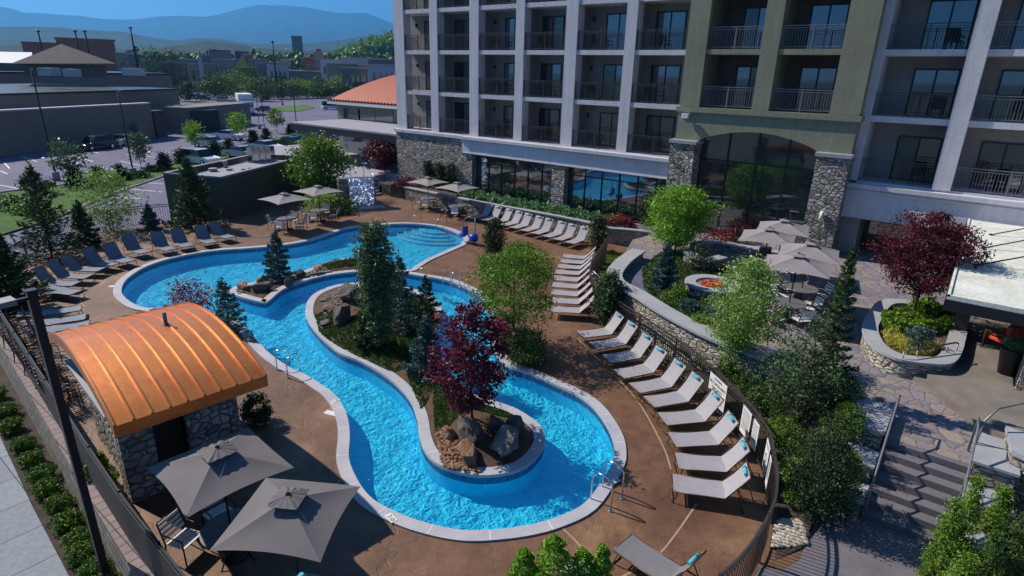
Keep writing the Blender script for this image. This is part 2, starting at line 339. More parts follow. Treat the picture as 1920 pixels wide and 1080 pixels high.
def letters(tx,sz,par):
    cu=bpy.data.curves.new('lettering','FONT'); cu.body=tx; cu.size=sz; cu.align_x='CENTER'; cu.align_y='CENTER'; cu.extrude=.0015
    o=bpy.data.objects.new('tmp',cu); COL.objects.link(o); me=bpy.data.meshes.new_from_object(o.evaluated_get(bpy.context.evaluated_depsgraph_get())); bpy.data.objects.remove(o); me.materials.clear(); me.materials.append(MT['ink'])
    o=bpy.data.objects.new('lettering',me); COL.objects.link(o); o.parent=par; return o
# curves
def smooth_loop(pts,n=6,closed=True):
    out=[]; m=len(pts); rng=range(m) if closed else range(m-1)
    for i in rng:
        p0,p1,p2,p3=[pts[(i+k)%m] if closed else pts[min(max(i+k,0),m-1)] for k in (-1,0,1,2)]
        for j in range(n):
            t=j/n; out.append(tuple(.5*((2*p1[a])+(-p0[a]+p2[a])*t+(2*p0[a]-5*p1[a]+4*p2[a]-p3[a])*t*t+(-p0[a]+3*p1[a]-3*p2[a]+p3[a])*t**3) for a in (0,1)))
    if not closed: out.append((pts[-1][0],pts[-1][1]))
    return out
def area(p): return .5*sum(p[i][0]*p[(i+1)%len(p)][1]-p[(i+1)%len(p)][0]*p[i][1] for i in range(len(p)))
def offs(p,d,closed=True):
    n=len(p); out=[]
    for i in range(n):
        a=p[i-1] if (closed or i) else p[i]; b=p[(i+1)%n] if (closed or i<n-1) else p[i]
        t=Vector((b[0]-a[0],b[1]-a[1])); t=t.normalized() if t.length>1e-9 else Vector((1,0)); out.append((p[i][0]+t.y*d,p[i][1]-t.x*d))
    return out
def inside(pt,poly):
    x,y=pt; c=False; n=len(poly); j=n-1
    for i in range(n):
        xi,yi=poly[i]; xj,yj=poly[j]
        if (yi>y)!=(yj>y) and x<(xj-xi)*(y-yi)/(yj-yi)+xi: c=not c
        j=i
    return c
def dist_edge(pt,poly):
    P_=np.array(poly); Q=np.roll(P_,-1,0); d=Q-P_; p=np.array(pt[:2]); t=np.clip(((p-P_)*d).sum(1)/np.maximum((d*d).sum(1),1e-9),0,1); return float(np.min(np.hypot(*((P_+d*t[:,None])-p).T)))
def sheet(poly,holes=(),z=0,step=None,zf=None):
    """triangulated polygon with holes; interior points every step"""
    vs=[];ed=[]
    for lp in [poly]+list(holes):
        k=len(vs); vs+=[Vector((p[0],p[1])) for p in lp]; ed+=[(k+i,k+(i+1)%len(lp)) for i in range(len(lp))]
    if step:
        xs=[p[0] for p in poly]; ys=[p[1] for p in poly]; x=min(xs)
        while x<max(xs):
            y=min(ys)
            while y<max(ys):
                q=(x+random.uniform(-.3,.3)*step,y+random.uniform(-.3,.3)*step)
                if inside(q,poly) and dist_edge(q,poly)>step*.3: vs.append(Vector(q))
                y+=step
            x+=step
    v,e,f,_,_,_=delaunay_2d_cdt(vs,ed,[],0,1e-6)
    fs=[]
    for t in f:
        c=(sum(v[i].x for i in t)/len(t),sum(v[i].y for i in t)/len(t))
        if inside(c,poly) and not any(inside(c,h) for h in holes):
            a=v[t[0]];b=v[t[1]];d=v[t[2]]
            fs.append(tuple(t) if (b-a).cross(d-a)>0 else tuple(reversed(t)))
    return MB().add([(p.x,p.y,(zf((p.x,p.y)) if zf else z)) for p in v],fs,bool(step))
def ring(mb,a,b,za,zb,closed=True):
    n=len(a); k=len(mb.v)
    for i in range(n): mb.v.append((a[i][0],a[i][1],za)); mb.v.append((b[i][0],b[i][1],zb))
    for i in range(n if closed else n-1):
        j=(i+1)%n; mb.f.append((k+2*i,k+2*j,k+2*j+1,k+2*i+1)); mb.sm.append(False)
    return mb
def wallstrip(path,w,z0,z1,closed=False):
    """wall of width w following a path (centre line)"""
    a=offs(path,w/2,closed); b=offs(path,-w/2,closed); m=MB()
    ring(m,a,b,z1,z1,closed) if not callable(z1) else None
    ring(m,a,a,z0,z1,closed); ring(m,b,b,z1,z0,closed)
    if not closed:
        for i in (0,-1): m.add([(*a[i],z0),(*b[i],z0),(*b[i],z1),(*a[i],z1)],[(0,1,2,3) if i==0 else (3,2,1,0)])
    return m
def pw(*px,z=0.): return [tuple(W(x,y,z)[:2]) for x,y in px]
# ------------------------------------------------------------ foliage
PROF=dict(holly=lambda t:(.35+2.2*t if t<.28 else min(1.,.97+.1*math.sin(t*20)))*(1 if t<.72 else math.sqrt(max(.02,1-((t-.72)/.29)**2))),cone=lambda t:(1-t)**.85+.03, col=lambda t:min(1,.6+1.6*t)*(1 if t<.55 else math.sqrt(max(.01,1-((t-.55)/.46)**2))),
 ball=lambda t:math.sqrt(max(.02,1-(2*t-1)**2)), dome=lambda t:math.sqrt(max(.02,1-t*t)), vase=lambda t:math.sqrt(max(.02,1-(1.9*t-.9)**2)) if t>.08 else .3,
 pyr=lambda t:(min(1,t/.12+.25))*(1-t)**.6+.04, wide=lambda t:(1-t)**1.25+.05)
def leafmesh(name,pts,size,asp,m,parent,dirs=None,rng=RNG,at=None):
    n=len(pts); o=np.array(origin(parent) if parent else (at or (0,0,0)))
    d=rng.normal(size=(n,3)) if dirs is None else dirs+rng.normal(size=(n,3))*.45
    d/=np.linalg.norm(d,axis=1)[:,None]+1e-9
    u=rng.normal(size=(n,3)); u-=d*(u*d).sum(1)[:,None]; u/=np.linalg.norm(u,axis=1)[:,None]+1e-9
    nn=np.cross(d,u); s=size*(.65+.7*rng.random(n))[:,None]; wd=s*asp
    base=pts-o; v=np.empty((n,4,3)); v[:,0]=base-d*s*.5; v[:,1]=base+u*wd*.5+nn*wd*.15; v[:,2]=base+d*s*.5; v[:,3]=base-u*wd*.5+nn*wd*.15
    me=bpy.data.meshes.new(name); me.vertices.add(4*n); me.vertices.foreach_set('co',v.ravel().astype(np.float32))
    me.loops.add(4*n); me.loops.foreach_set('vertex_index',np.arange(4*n,dtype=np.int32))
    me.polygons.add(n); me.polygons.foreach_set('loop_start',np.arange(0,4*n,4,dtype=np.int32)); me.polygons.foreach_set('loop_total',np.full(n,4,dtype=np.int32))
    me.materials.append(L[m] if isinstance(m,str) else m); me.update(calc_edges=True)
    ob=bpy.data.objects.new(name,me); COL.objects.link(ob)
    if parent: ob.parent=parent
    else: ob.location=o
    return ob
def tree(name,label,base,h,r,prof='ball',lm='mid',clear=.15,nc=150,per=24,leaf=.1,asp=.55,cr=None,bark='bark',tr=None,group=None,cat='tree',seed=None,stems=1,lean=(0,0),shell=.35,droop=0,upright=0,parts=('trunk','crown')):
    rng=np.random.default_rng(seed if seed is not None else abs(int(base[0]*97+base[1]*131))+3)
    base=Vector(base); root=thing(name,label,cat,base,group=group); pf=PROF[prof]; cr=cr or r*.16; z0=h*clear; tr=tr or max(.02,h*.013)
    lob=rng.random(6)*6.28; C=[]
    for i in range(nc):
        while True:
            t=rng.random()
            if rng.random()<pf(t)+.12: break
        a=rng.random()*6.283; lb=1+.20*math.sin(2*a+lob[0]+4*t)+.14*math.sin(5*a+lob[1]+9*t)+.10*math.sin(9*a+lob[2]-13*t)
        q=(shell+(1-shell)*rng.random())**.6 if rng.random()<.85 else rng.random()
        rr=r*pf(t)*lb*q
        C.append((base.x+lean[0]*t*h+rr*math.cos(a),base.y+lean[1]*t*h+rr*math.sin(a),base.z+z0+t*(h-z0)-droop*rr*.35+rng.normal()*cr*.3))
    C=np.array(C); pts=np.repeat(C,per,0)+rng.normal(size=(nc*per,3))*np.array([cr,cr,cr*.62])
    dirs=None
    if upright or droop:
        ax=np.array([base.x,base.y,0]); o=pts-ax; o[:,2]=0; o/=np.linalg.norm(o,axis=1)[:,None]+1e-6; dirs=o+np.array([0,0,1.2 if upright else -.25])
    mb=MB()
    for s in range(stems):
        a0=s*6.283/max(stems,1)+.5; sp=(.0 if stems==1 else .10*r)
        top=Vector((base.x+lean[0]*h+math.cos(a0)*sp*3,base.y+lean[1]*h+math.sin(a0)*sp*3,base.z+h*.9))
        b0=Vector((base.x+math.cos(a0)*sp,base.y+math.sin(a0)*sp,base.z-.1)); k=7
        pth=[b0.lerp(top,i/(k-1))+Vector((rng.normal(),rng.normal(),0))*tr*.7*(i>0) for i in range(k)]
        mb.tube(pth,[tr*(1-.85*i/(k-1))+.004 for i in range(k)],6)
    for i in rng.choice(nc,min(nc,26 if h>1.2 else 8),replace=False):
        c=Vector(C[i]); zt=max(base.z+z0*.7,min(c.z-(c.xy-base.xy).length*.5,base.z+h*.85)); f=(zt-base.z)/h
        a=Vector((base.x+lean[0]*h*f,base.y+lean[1]*h*f,zt)); mb.tube([a,a.lerp(c,.5)+Vector((0,0,-.03*h*droop)),c],[tr*.38*(1-f)+.005,tr*.22+.004,.004],5,cap=False)
    mb.build(parts[0],bark,root); leafmesh(parts[1],pts,leaf,asp,lm,root,dirs,rng); return root
def conifer(name,label,base,h,r,lm='blue',leaf=.12,dens=1.,group=None,cat='tree',wide=False,seed=None):
    """whorled boughs carrying needle sprays"""
    rng=np.random.default_rng(seed if seed is not None else abs(int(base[0]*57+base[1]*31))+5); base=Vector(base)
    root=thing(name,label,cat,base,group=group); mb=MB(); tr=max(.025,h*.014)
    mb.tube([base+Vector((rng.normal()*.02*i,rng.normal()*.02*i,h*i/6-(.1 if i==0 else 0))) for i in range(7)],[tr*(1-.9*i/6)+.004 for i in range(7)],6)
    P_=[];D_=[]; nb=int((34 if not wide else 44)*max(1,h/2.2)**.6)
    for k in range(nb):
        t=.04+.94*(k/nb); a=k*2.4+rng.random()*.8; ln=r*((1-t)**(.8 if not wide else .95)*(.72+.5*rng.random())+.05); rise=(.25 if not wide else .55)*(t+.1)
        o=Vector((base.x,base.y,base.z+h*t)); e=o+Vector((math.cos(a)*ln,math.sin(a)*ln,ln*rise*(1 if not wide else 1.2)-ln*.12))
        mb.tube([o,o.lerp(e,.55)-Vector((0,0,ln*.06)),e],[tr*.3*(1-t)+.004,tr*.15+.003,.003],4,cap=False)
        m=max(8,int(95*dens*(ln/r+.15))); s=rng.random(m)**.75
        wdt=ln*.26*(1.05-s)+.03
        side=np.array([-math.sin(a),math.cos(a),0]); fw=np.array([math.cos(a),math.sin(a),rise]); off=rng.normal(size=m)
        pp=np.array(o)[None]+np.outer(s,np.array(e-o))+side*(off*wdt)[:,None]+np.array([0,0,1])*((rng.normal(size=m)*.05*r)-.07*ln*np.sin(s*3.1))[:,None]
        P_.append(pp); D_.append(np.tile(fw,(m,1))+side*(off*.9)[:,None])
    pts=np.vstack(P_); dr=np.vstack(D_); tip=np.array(base)+np.array([0,0,h])+rng.normal(size=(30,3))*np.array([.04*r,.04*r,h*.035])
    pts=np.vstack([pts,tip]); dr=np.vstack([dr,np.tile([0,0,1.],(30,1))]); mb.build('trunk','bark',root)
    leafmesh('crown',pts,leaf,.34,lm,root,dr,rng); return root
def shrub(name,label,base,h,r,lm='box',leaf=.06,n=1500,group=None,prof='dome',cat='shrub',asp=.6,seed=None):
    return tree(name,label,base,h,r,prof,lm,.02,max(10,n//22),22,leaf,asp,cr=r*.17,tr=.02,group=group,cat=cat,seed=seed,shell=.5,parts=('stem','foliage'))
def blades(name,label,poly,z,n,h,lm,asp=.16,zf=None,cat='plants',kind=None,spread=.4,hfac=.5,mesh='foliage'):
    rng=np.random.default_rng(int(abs(poly[0][0]*71))+n); xs=[p[0] for p in poly]; ys=[p[1] for p in poly]; P_=[]
    while len(P_)<n:
        q=(rng.uniform(min(xs),max(xs)),rng.uniform(min(ys),max(ys)))
        if inside(q,poly):
            k=.6+.4*math.sin(q[0]*5.1)*math.sin(q[1]*4.3)+.25*math.sin(q[0]*13)*math.cos(q[1]*11)
            P_.append((q[0],q[1],(zf(q) if zf else z)+h*hfac*max(.15,rng.random()*k*1.3)))
    pts=np.array(P_); dr=np.tile([0,0,1.],(n,1))+rng.normal(size=(n,3))*spread
    ob=leafmesh(name,pts,h,asp,lm,None,dr,rng,at=(poly[0][0],poly[0][1],z)); return tag(ob,label,cat,kind=kind)
# ------------------------------------------------------------ ground
def flat(name,px,m,z,**k): return struct(sheet([p for p in pw(*px,z=z)],z=z),name,m,**k)
# the deck (with the pool cut out) and the lower land round it
outer_px=[(229,553),(230,535),(245,518),(278,499),(330,483),(400,471),(470,466),(540,459),(590,449),(625,437),(655,428),(700,423),(760,420),(812,424),(848,433),(868,445),(866,457),(850,465),(820,478),(798,488),(780,499),(767,507),
 (745,501),(722,493),(700,487),(660,485),(630,488),(602,497),(578,506),(550,515),(512,524),(480,530),(442,539),(429,547),(450,557),(492,568),(505,564),(530,544),(570,528),(620,516),(677,510),(730,511),(763,514),(787,518),(820,523),(853,531),(885,546),(905,560),(918,580),(925,605),(922,630),(928,660),(951,686),(990,700),(1046,724),(1087,744),(1115,766),(1137,796),(1150,824),(1153,850),(1149,870),(1133,898),(1097,946),(1041,974),(979,990),(900,998),(850,995),(800,984),(758,970),(714,949),(690,931),(672,907),(658,878),(653,855),(655,819),(652,790),(643,765),(625,740),(600,722),(575,706),(545,692),(520,676),(500,660),(482,641),(465,622),(440,600),(400,588),(340,585),(277,579),(250,571)]
isl_px=[(573,587),(577,567),(590,552),(613,541),(640,534),(680,531),(730,533),(773,543),(800,553),(820,567),(829,583),(824,597),(812,620),(808,650),(822,685),(848,715),(880,738),(920,752),(962,766),(990,782),(1012,800),(1021,820),(1017,842),(993,870),(956,887),(900,893),(850,884),(818,869),(797,846),(787,817),(783,787),(770,752),(745,723),(715,700),(680,680),(640,664),(610,641),(590,620),(578,603)]
def sm(px,n=4): return smooth_loop(pw(*px),n)
outer=sm(outer_px); isl=sm(isl_px)
if area(outer)<0: outer.reverse()
if area(isl)<0: isl.reverse()
def yL(x): return float(np.interp(-x,[-12,9,11.2,14.4,19.3,30,46],[2.6,2.70,2.79,3.05,3.52,4.5,6.0]))
deck_poly=[(-30,4.5),(-24.7,4.02),(-19.3,3.52),(-14.4,3.05),(-11.2,2.79),(-9,2.70),(3,2.62),(12,4),(12,33.8),(-37,33.8),(-38.5,30),(-38.5,28.6),(-43,26),(-41.5,22),(-39,17.4),(-40.4,15.4),(-40.2,12.5),(-38,9),(-34,6.0)]
struct(sheet(deck_poly,[outer],z=0,step=None),'pool_deck','deck')
# edge skirt of the deck towards the lower parking ground
sk=MB(); ring(sk,deck_poly,deck_poly,-1.3,0); struct(sk,'deck_edge','conc')
fl=sheet(outer,z=-.65); struct(fl,'pool_floor','pool')
pwall=MB(); ring(pwall,outer,outer,-.65,-.02); struct(pwall,'pool_wall','pool')
for lp,dd in ((outer,-.006),(isl,.006)): tb=MB(); q=offs(lp,dd); ring(tb,q,q,-.24,-.045); struct(tb,'waterline_tile','pooltile')
iw=MB(); ring(iw,isl,isl,-.65,-.02); struct(iw,'pool_wall','pool')
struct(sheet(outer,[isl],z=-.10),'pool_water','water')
def coping(loop,d,name,zt=.045):
    o2=offs(loop,d); m=MB(); i0=offs(loop,-.015 if d>0 else .015)
    ring(m,i0,o2,zt,zt); ring(m,i0,i0,zt-.09,zt); ring(m,o2,o2,zt-.09,zt); ring(m,loop,i0,zt-.09,zt-.09); ob=struct(m,name,'coping')
    # mortar joints, pale, every metre or so
    L_=0; j=MB(); last=0
    for i in range(len(loop)):
        a=Vector(loop[i-1]); b=Vector(loop[i]); L_+=(b-a).length
        if L_-last>1.15:
            last=L_; t=(b-a).normalized(); n=Vector((t.y,-t.x))*(1 if d>0 else -1); q=b
            j.add([(*(q-t*.012),zt+.003),(*(q+t*.012),zt+.003),(*(q+t*.012+n*abs(d)*.97),zt+.003),(*(q-t*.012+n*abs(d)*.97),zt+.003)],[(0,1,2,3)])
    struct(j,name+'_joints','white'); return ob
coping(outer,.30,'pool_coping'); coping(isl,-.30,'island_coping')
# pool entry steps at the far end
stp=MB(); nos=MB(); sc_=W(818,424)
for k in range(4):
    rr=1.0+.45*k; zz=-.20-.11*k; pts=[(sc_.x+rr*math.cos(a)*1.15,sc_.y+rr*math.sin(a)) for a in [-PI*1.15+i*PI*1.3/28 for i in range(29)]]; pts=[q for q in pts if inside(q,outer) and dist_edge(q,outer)>.03]
    if len(pts)>3: stp.prism(pts+[(sc_.x,sc_.y+.05)],-.65,zz); nos.tube([(q[0],q[1],zz) for q in pts],.035,6)
struct(nos,'pool_step_nosing','white')
struct(stp,'pool_steps','pool')
# land on the peninsula and the island
pen_px=[(762,509),(745,502),(722,494),(700,488),(660,486),(630,489),(602,498),(578,507),(550,516),(512,525),(480,531),(444,541),(433,547),(452,554),(492,564),(503,560),(528,541),(570,525),(620,513),(677,507),(730,508)]
pen=offs(sm(pen_px,3),0); 
pen=offs(pen,-.30 if area(pen)>0 else .30)
def mound(name,poly,z0,hm,slope,m,step=.35,wob=.05):
    zf=lambda p:z0+min(hm,dist_edge(p,poly)*slope)+wob*math.sin(p[0]*4.1)*math.sin(p[1]*3.3)*min(1,dist_edge(p,poly)*3)
    struct(sheet(poly,step=step,zf=zf),name,m); return zf
pzf=mound('planting_bed',pen,.02,.30,.35,'soil')
il=offs(isl,-.30); izf=mound('planting_bed',il,.02,.40,.35,'soil')
def on(px,zf,z=0):
    for _ in range(4): p=W(*px,z); z=zf((p.x,p.y)) if zf else z
    return Vector((p.x,p.y,z))
def cover(label,px,zf,n,h,lm,z=0,asp=.3,cat='ground cover',spread=.6,name='ground_cover'):
    poly=[tuple(W(*q,z)[:2]) for q in px]; return blades(name,label,poly,z,n,h,lm,asp,zf=(lambda p:zf(p)) if zf else None,cat=cat,kind='stuff',spread=spread)
cover('low green juniper mat on the peninsula behind the tall tree',[(600,500),(630,490),(660,487),(700,489),(735,500),(700,501),(650,503),(615,508)],pzf,5000,.10,'dark')
cover('low green creeping juniper on the west side of the island',[(590,592),(620,590),(640,620),(690,600),(740,640),(760,700),(735,700),(690,680),(640,655),(600,630)],izf,14000,.09,'dark')
cover('green mat along the island under the spruces',[(700,560),(790,560),(815,590),(800,640),(760,600),(710,590)],izf,9000,.09,'yew')
cover('deep green ground cover across the middle of the island',[(745,640),(800,600),(822,600),(808,650),(822,685),(848,718),(880,740),(850,752),(810,745),(790,770),(765,715)],izf,12000,.10,'dark',name='ground_cover')
cover('low green juniper around the red maple trunk',[(812,745),(860,742),(905,760),(975,785),(960,792),(880,785),(840,812),(815,815)],izf,7000,.09,'dark')
# expansion joints in the deck
for a in ([(1080,632),(1120,672),(1190,745),(1240,830),(1258,880)],[(1306,945),(1262,1008),(1225,1048),(1160,1085)],[(1055,598),(1010,560),(985,490),(930,440),(880,425)],[(160,575),(152,560),(180,510)],[(1045,982),(1075,1010),(1110,1050)],[(640,900),(600,930),(560,960)]):
    pth=smooth_loop(pw(*a),5,False); m=MB(); A=offs(pth,.022,False);B=offs(pth,-.022,False); ring(m,A,B,.004,.004,False); struct(m,'deck_joint','joint')
# wide ground
S=13000; struct(sheet([(-S,-S),(S,-S),(S,S),(-S,S)],[[(-35,7),(-20,5),(10,5),(10,33),(-37,33)]],z=G-.02),'ground','earth')
lot=[(-60,-20),(-40,0),(-30,2.2),(-27,2.2),(-34.2,5.2),(-38.4,9),(-40.6,12.4),(-41,15.6),(-40,17),(-45,24),(-44,28),(-43,36),(-70,90),(-110,120),(-260,240),(-330,160),(-150,30),(-120,-10),(-90,-25)]
struct(sheet(lot,z=G),'parking_lot','asphalt')
flat('grass_verge',[(-60,372),(0,362),(140,345),(240,330),(330,308),(420,284),(520,258),(600,238),(640,246),(560,262),(470,284),(330,322),(262,342),(190,372),(150,388),(100,410),(0,440),(-80,470)],'lawn',G+.12)
flat('road_median',[(490,204),(575,196),(592,202),(560,208),(500,208)],'lawn',G+.1)
for a,b in (((-60,372),(0,362)),((0,362),(140,345)),((140,345),(330,308)),((330,308),(520,258)),((310,330),(190,372)),((190,372),(150,390)),((150,390),(110,405))):
    A=W(*a,G);B=W(*b,G); m=MB(); m.beam(A+Vector((0,0,.06)),B+Vector((0,0,.06)),.16,.14); struct(m,'kerb','conc')
# painted stalls
m=MB()
for a,b in (((0,347),(52,357)),((8,305),(18,316)),((40,293),(70,303)),((108,283),(175,303)),((158,280),(185,287)),((178,311),(215,318)),((212,272),(238,278)),((225,302),(272,312)),((272,293),(330,298)),((300,284),(350,288)),((338,276),(385,281)),((385,265),(425,268)),((420,256),(450,258)),((235,353),(305,360)),((230,370),(270,373)),((240,340),(308,345)),((458,247),(490,249)),((490,240),(520,242)),((535,235),(545,240)),((550,233),(560,238)),((565,231),(575,236)),((0,320),(14,326))):
    A=W(*a,G+.006);B=W(*b,G+.006); d=(B-A).normalized(); n=Vector((-d.y,d.x,0))*.07
    m.add([A-n,B-n,B+n,A+n],[(0,1,2,3)])
struct(m,'stall_markings','white')
# lower walk and beds by the left boundary
struct(MB().prism([(-45,6.0),(-30,4.5),(-19.3,3.52),(-14.4,3.05),(-11.2,2.79),(-5,2.65),(-5,1.2),(-45,1.5)],G-.1,G+.01),'mulch_bed','mulch')
sw=MB().prism([(-60,6.1),(-30,3.55),(-20.8,2.69),(-16.6,2.33),(-13.4,2.12),(-9,1.9),(-3,1.7),(-3,-3),(-60,-3)],G-.1,G+.05); struct(sw,'sidewalk','sidewalk')
MT['stepc']=mat('step_stone',(.17,.155,.175),(.125,.115,.13),1.4,.85,bs=40,bstr=.25)
# ------------------------------------------------------------ hotel
FL=[5.06,7.98,10.90,13.72,16.6]; YF=33.7; YB=35.5
hotel=thing('hotel_building','large hotel with stucco balcony grid, olive centre section and stone base behind the pool','hotel',(-15,YF,1.2))
def hp(mb,name,m,par=None,label=None,bevel=0):
    o=mb.build(name,m,par or hotel,bevel=bevel)
    if label: o['label']=label
    return o
XL=[(-38.05,-36.95),(-34.17,-33.39),(-30.24,-29.41),(-26.16,-25.46),(-22.24,-21.38),(-18.09,-17.40)]
XG=[(-13.95,-12.84),(-10.04,-9.19),(-6.36,-5.05)]
XR=[(-5.05,-4.75),(-1.60,-.90),(3.1,3.8),(7.6,8.4)]
ZT=19.6
m=MB()
for a,b in XL: hp(MB().box(a,b,YF,YF+.75,5.06,ZT),'facade_column','stucco')
for a,b in XR[1:]: hp(MB().box(a,b,YF-.12,YF+.75,4.9,ZT),'facade_column','stucco')
hp(MB().box(-5.05,-4.7,YF,YB,4.9,ZT),'facade_column','stucco')
m=MB()
for a,b in XG: m.box(a,b,YF-.8,YB,7.98,ZT)
# arch wall of the olive section
x0,x1=-13.95,-5.05; ax0,ax1=-12.75,-6.5; zs=6.15; rise=.72; pts=[]
for i in range(25):
    t=i/24; x=ax0+(ax1-ax0)*t; pts.append((x,zs+rise*math.sin(PI*t)**.75))
fr=[];yf=YF-.8
tp=[(x0,7.66)]+[(p[0],7.66) for p in pts]+[(x1,7.66)]; bt=[(x0,6.18)]+pts+[(x1,6.18)]
for i in range(len(tp)-1):
    for y,rv in ((yf,0),(yf+.7,1)):
        m.add([(bt[i][0],y,bt[i][1]),(bt[i+1][0],y,bt[i+1][1]),(tp[i+1][0],y,tp[i+1][1]),(tp[i][0],y,tp[i][1])],[(0,1,2,3)])
    m.add([(bt[i][0],yf,bt[i][1]),(bt[i][0],yf+.7,bt[i][1]),(bt[i+1][0],yf+.7,bt[i+1][1]),(bt[i+1][0],yf,bt[i+1][1])],[(0,1,2,3)])
m.box(x1-.02,x1,yf+.002,YF,4,7.66); m.box(x0,x0+.02,yf+.002,YF,4,7.66)
hp(m,'olive_wall','green')
m=MB().box(x0-.12,x1+.12,yf-.12,YB,7.70,7.96); m.box(x0-.06,x1+.06,yf-.06,yf+.5,7.60,7.698); hp(m,'ledge','green')
# floor slabs with painted edge
for k,z in enumerate(FL):
    zz=(z-.27,z) if k else (z-.2,z); z2=(z-.27,z) if k else (4.7,4.9); y=YF+.05 if k else YF-.02
    hp(MB().box(-38.05,-13.96,y,YB,*zz),'floor_slab','stucco'); hp(MB().box(-4.7,8.4,y,YB,*z2),'floor_slab','stucco')
    if k>1: hp(MB().box(-12.84,-6.36,YF-.75,YB,z-.26,z),'floor_slab','green')
# back walls, party walls, upper body
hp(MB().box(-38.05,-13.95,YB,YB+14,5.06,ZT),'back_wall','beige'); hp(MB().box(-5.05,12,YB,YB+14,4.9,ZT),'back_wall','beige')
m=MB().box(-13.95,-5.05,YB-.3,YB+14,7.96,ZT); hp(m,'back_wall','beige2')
m=MB()
for a,b in XL[1:]: c=(a+b)/2; hp(MB().box(c-.12,c+.12,YF+.75,YB,5.06,ZT),'party_wall','beige')
for a,b in XR[1:]: c=(a+b)/2; hp(MB().box(c-.12,c+.12,YF+.75,YB,4.9,ZT),'party_wall','beige')
m=MB().box(-38.3,12,YF-.3,YB+14.2,ZT,ZT+.9); hp(m,'roof_parapet','stucco')
# cornice bands
m=MB(); m.box(-30.7,-13.96,YF-.28,YF+.4,3.86,4.62); m.box(-30.75,-13.965,YF-.36,YF+.4,4.625,4.72); m.box(-30.8,-13.97,YF-.46,YF+.4,4.80,5.0); m.box(-30.72,-13.972,YF-.30,YF+.3,4.721,4.799); m.box(-38.1,-30.81,YF-.34,YF+.4,4.80,5.02)
m.box(-30.7,-13.96,YF-.32,YF+.3,3.80,3.859)
hp(m,'cornice_band','stucco'); m=MB(); m.box(-5.04,9,YF-.30,YF+1.9,3.2,4.40); m.box(-5.03,9,YF-.38,YF+1.9,4.405,4.5); m.box(-5.02,9,YF-.46,YF+1.9,4.60,4.80); m.box(-5.035,9,YF-.33,YF+1.8,4.501,4.599); m.box(-5.035,9,YF-.34,YF+1.8,3.14,3.199)
hp(m,'cornice_band','stucco')
m=MB().box(-38.0,-30.72,YF-.22,YF+6,-.5,4.795); m.box(-30.9,-29.8,YF-.218,YF+2,.0,3.79); hp(m,'stone_base_wall','stone'); hp(MB().box(-22.6,-21.6,YF-.25,YF+1,.0,3.79),'stone_pier','stone')
for a,b in ((-14.05,-12.62),(-6.46,-5.0)):
    m=MB().box(a,b,YF-1.2,YF+.5,.2,6.02); o=hp(m,'stone_pier','stone'); m=MB().box(a-.08,b+.08,YF-1.28,YF-.1,6.025,6.2); hp(m,'cap','cap',o)
# glazed fronts: glass sheet with a grid of mullions each
def glazing(x0,x1,y,z0,z1,nx,zs_,m='glassb',w=.07):
    g=hp(MB().box(x0,x1,y,y+.03,z0,z1),'glazing',m); b=MB()
    for i in range(nx+1): x=x0+(x1-x0)*i/nx; b.box(x-w/2,x+w/2,y-.06,y-.004,z0,z1)
    for z in zs_: b.box(x0,x1,y-.05,y-.006,z-w/2,z+w/2)
    hp(b,'mullions','frame',g); return g
glazing(-29.8,-22.6,YF+.35,1.0,3.86,6,(1.0,3.15,3.84)); glazing(-21.6,-14.05,YF+.35,1.0,3.86,6,(1.0,3.2,3.84))
glazing(-12.62,-6.46,YF-.2,1.2,6.9,4,(1.25,3.1,5.2,6.88),'glass',.09); glazing(-4.2,9,YF+2.4,1.4,3.1,6,(1.45,3.0),'glass')
hp(MB().box(-5.0,-4.2,YF+.3,YF+2.3,1.2,3.139),'column','conc')
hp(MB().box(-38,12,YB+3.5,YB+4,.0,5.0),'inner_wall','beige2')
# balconies
def rail(x0,x1,y,z,m,nb,posts=2):
    b=MB(); b.beam((x0,y,z+1.06),(x1,y,z+1.06),.05,.04); b.beam((x0,y,z+.95),(x1,y,z+.95),.03); b.beam((x0,y,z+.10),(x1,y,z+.10),.035)
    for i in range(posts+1):
        x=x0+.03+(x1-x0-.06)*i/posts; b.beam((x,y,z),(x,y,z+1.05),.05)
    n=int((x1-x0)/nb)
    for i in range(1,n): x=x0+(x1-x0)*i/n; b.beam((x,y,z+.1),(x,y,z+.95),.018)
    return b
def door(par,x0,x1,y,z,h=2.12,lit=0):
    f=MB(); 
    for a,b in ((x0,x0+.07),(x1-.07,x1),((x0+x1)/2-.04,(x0+x1)/2+.04)): f.box(a,b,y-.07,y-.003,z,z+h)
    f.box(x0,x1,y-.065,y-.004,z+h-.07,z+h); f.box(x0,x1,y-.065,y-.004,z,z+.06)
    d=hp(f,'sliding_door','frame',par)
    xm=(x0+x1)/2; ms=('glass','curtain') if lit==1 else (('curtain','glass') if lit==2 else ('glass','glass'))
    hp(MB().box(x0+.07,xm-.04,y-.04,y-.01,z+.06,z+h-.07),'pane',ms[0],d); hp(MB().box(xm+.04,x1-.07,y-.045,y-.012,z+.06,z+h-.07),'pane',ms[1],d)
bid=0
def balcony(x0,x1,z,rm,yr,yb,dx0,dx1,nb,lamp=True):
    global bid
    bid+=1; r=hp(rail(x0,x1,yr,z,rm,nb),'balcony_railing',rm); door(hotel,dx0,dx1,yb,z,2.15,lit=(bid*7)%5)
    if lamp: hp(MB().box(dx0-.95,dx0-.83,yb-.12,yb,z+1.75,z+2.0),'wall_light','frame')
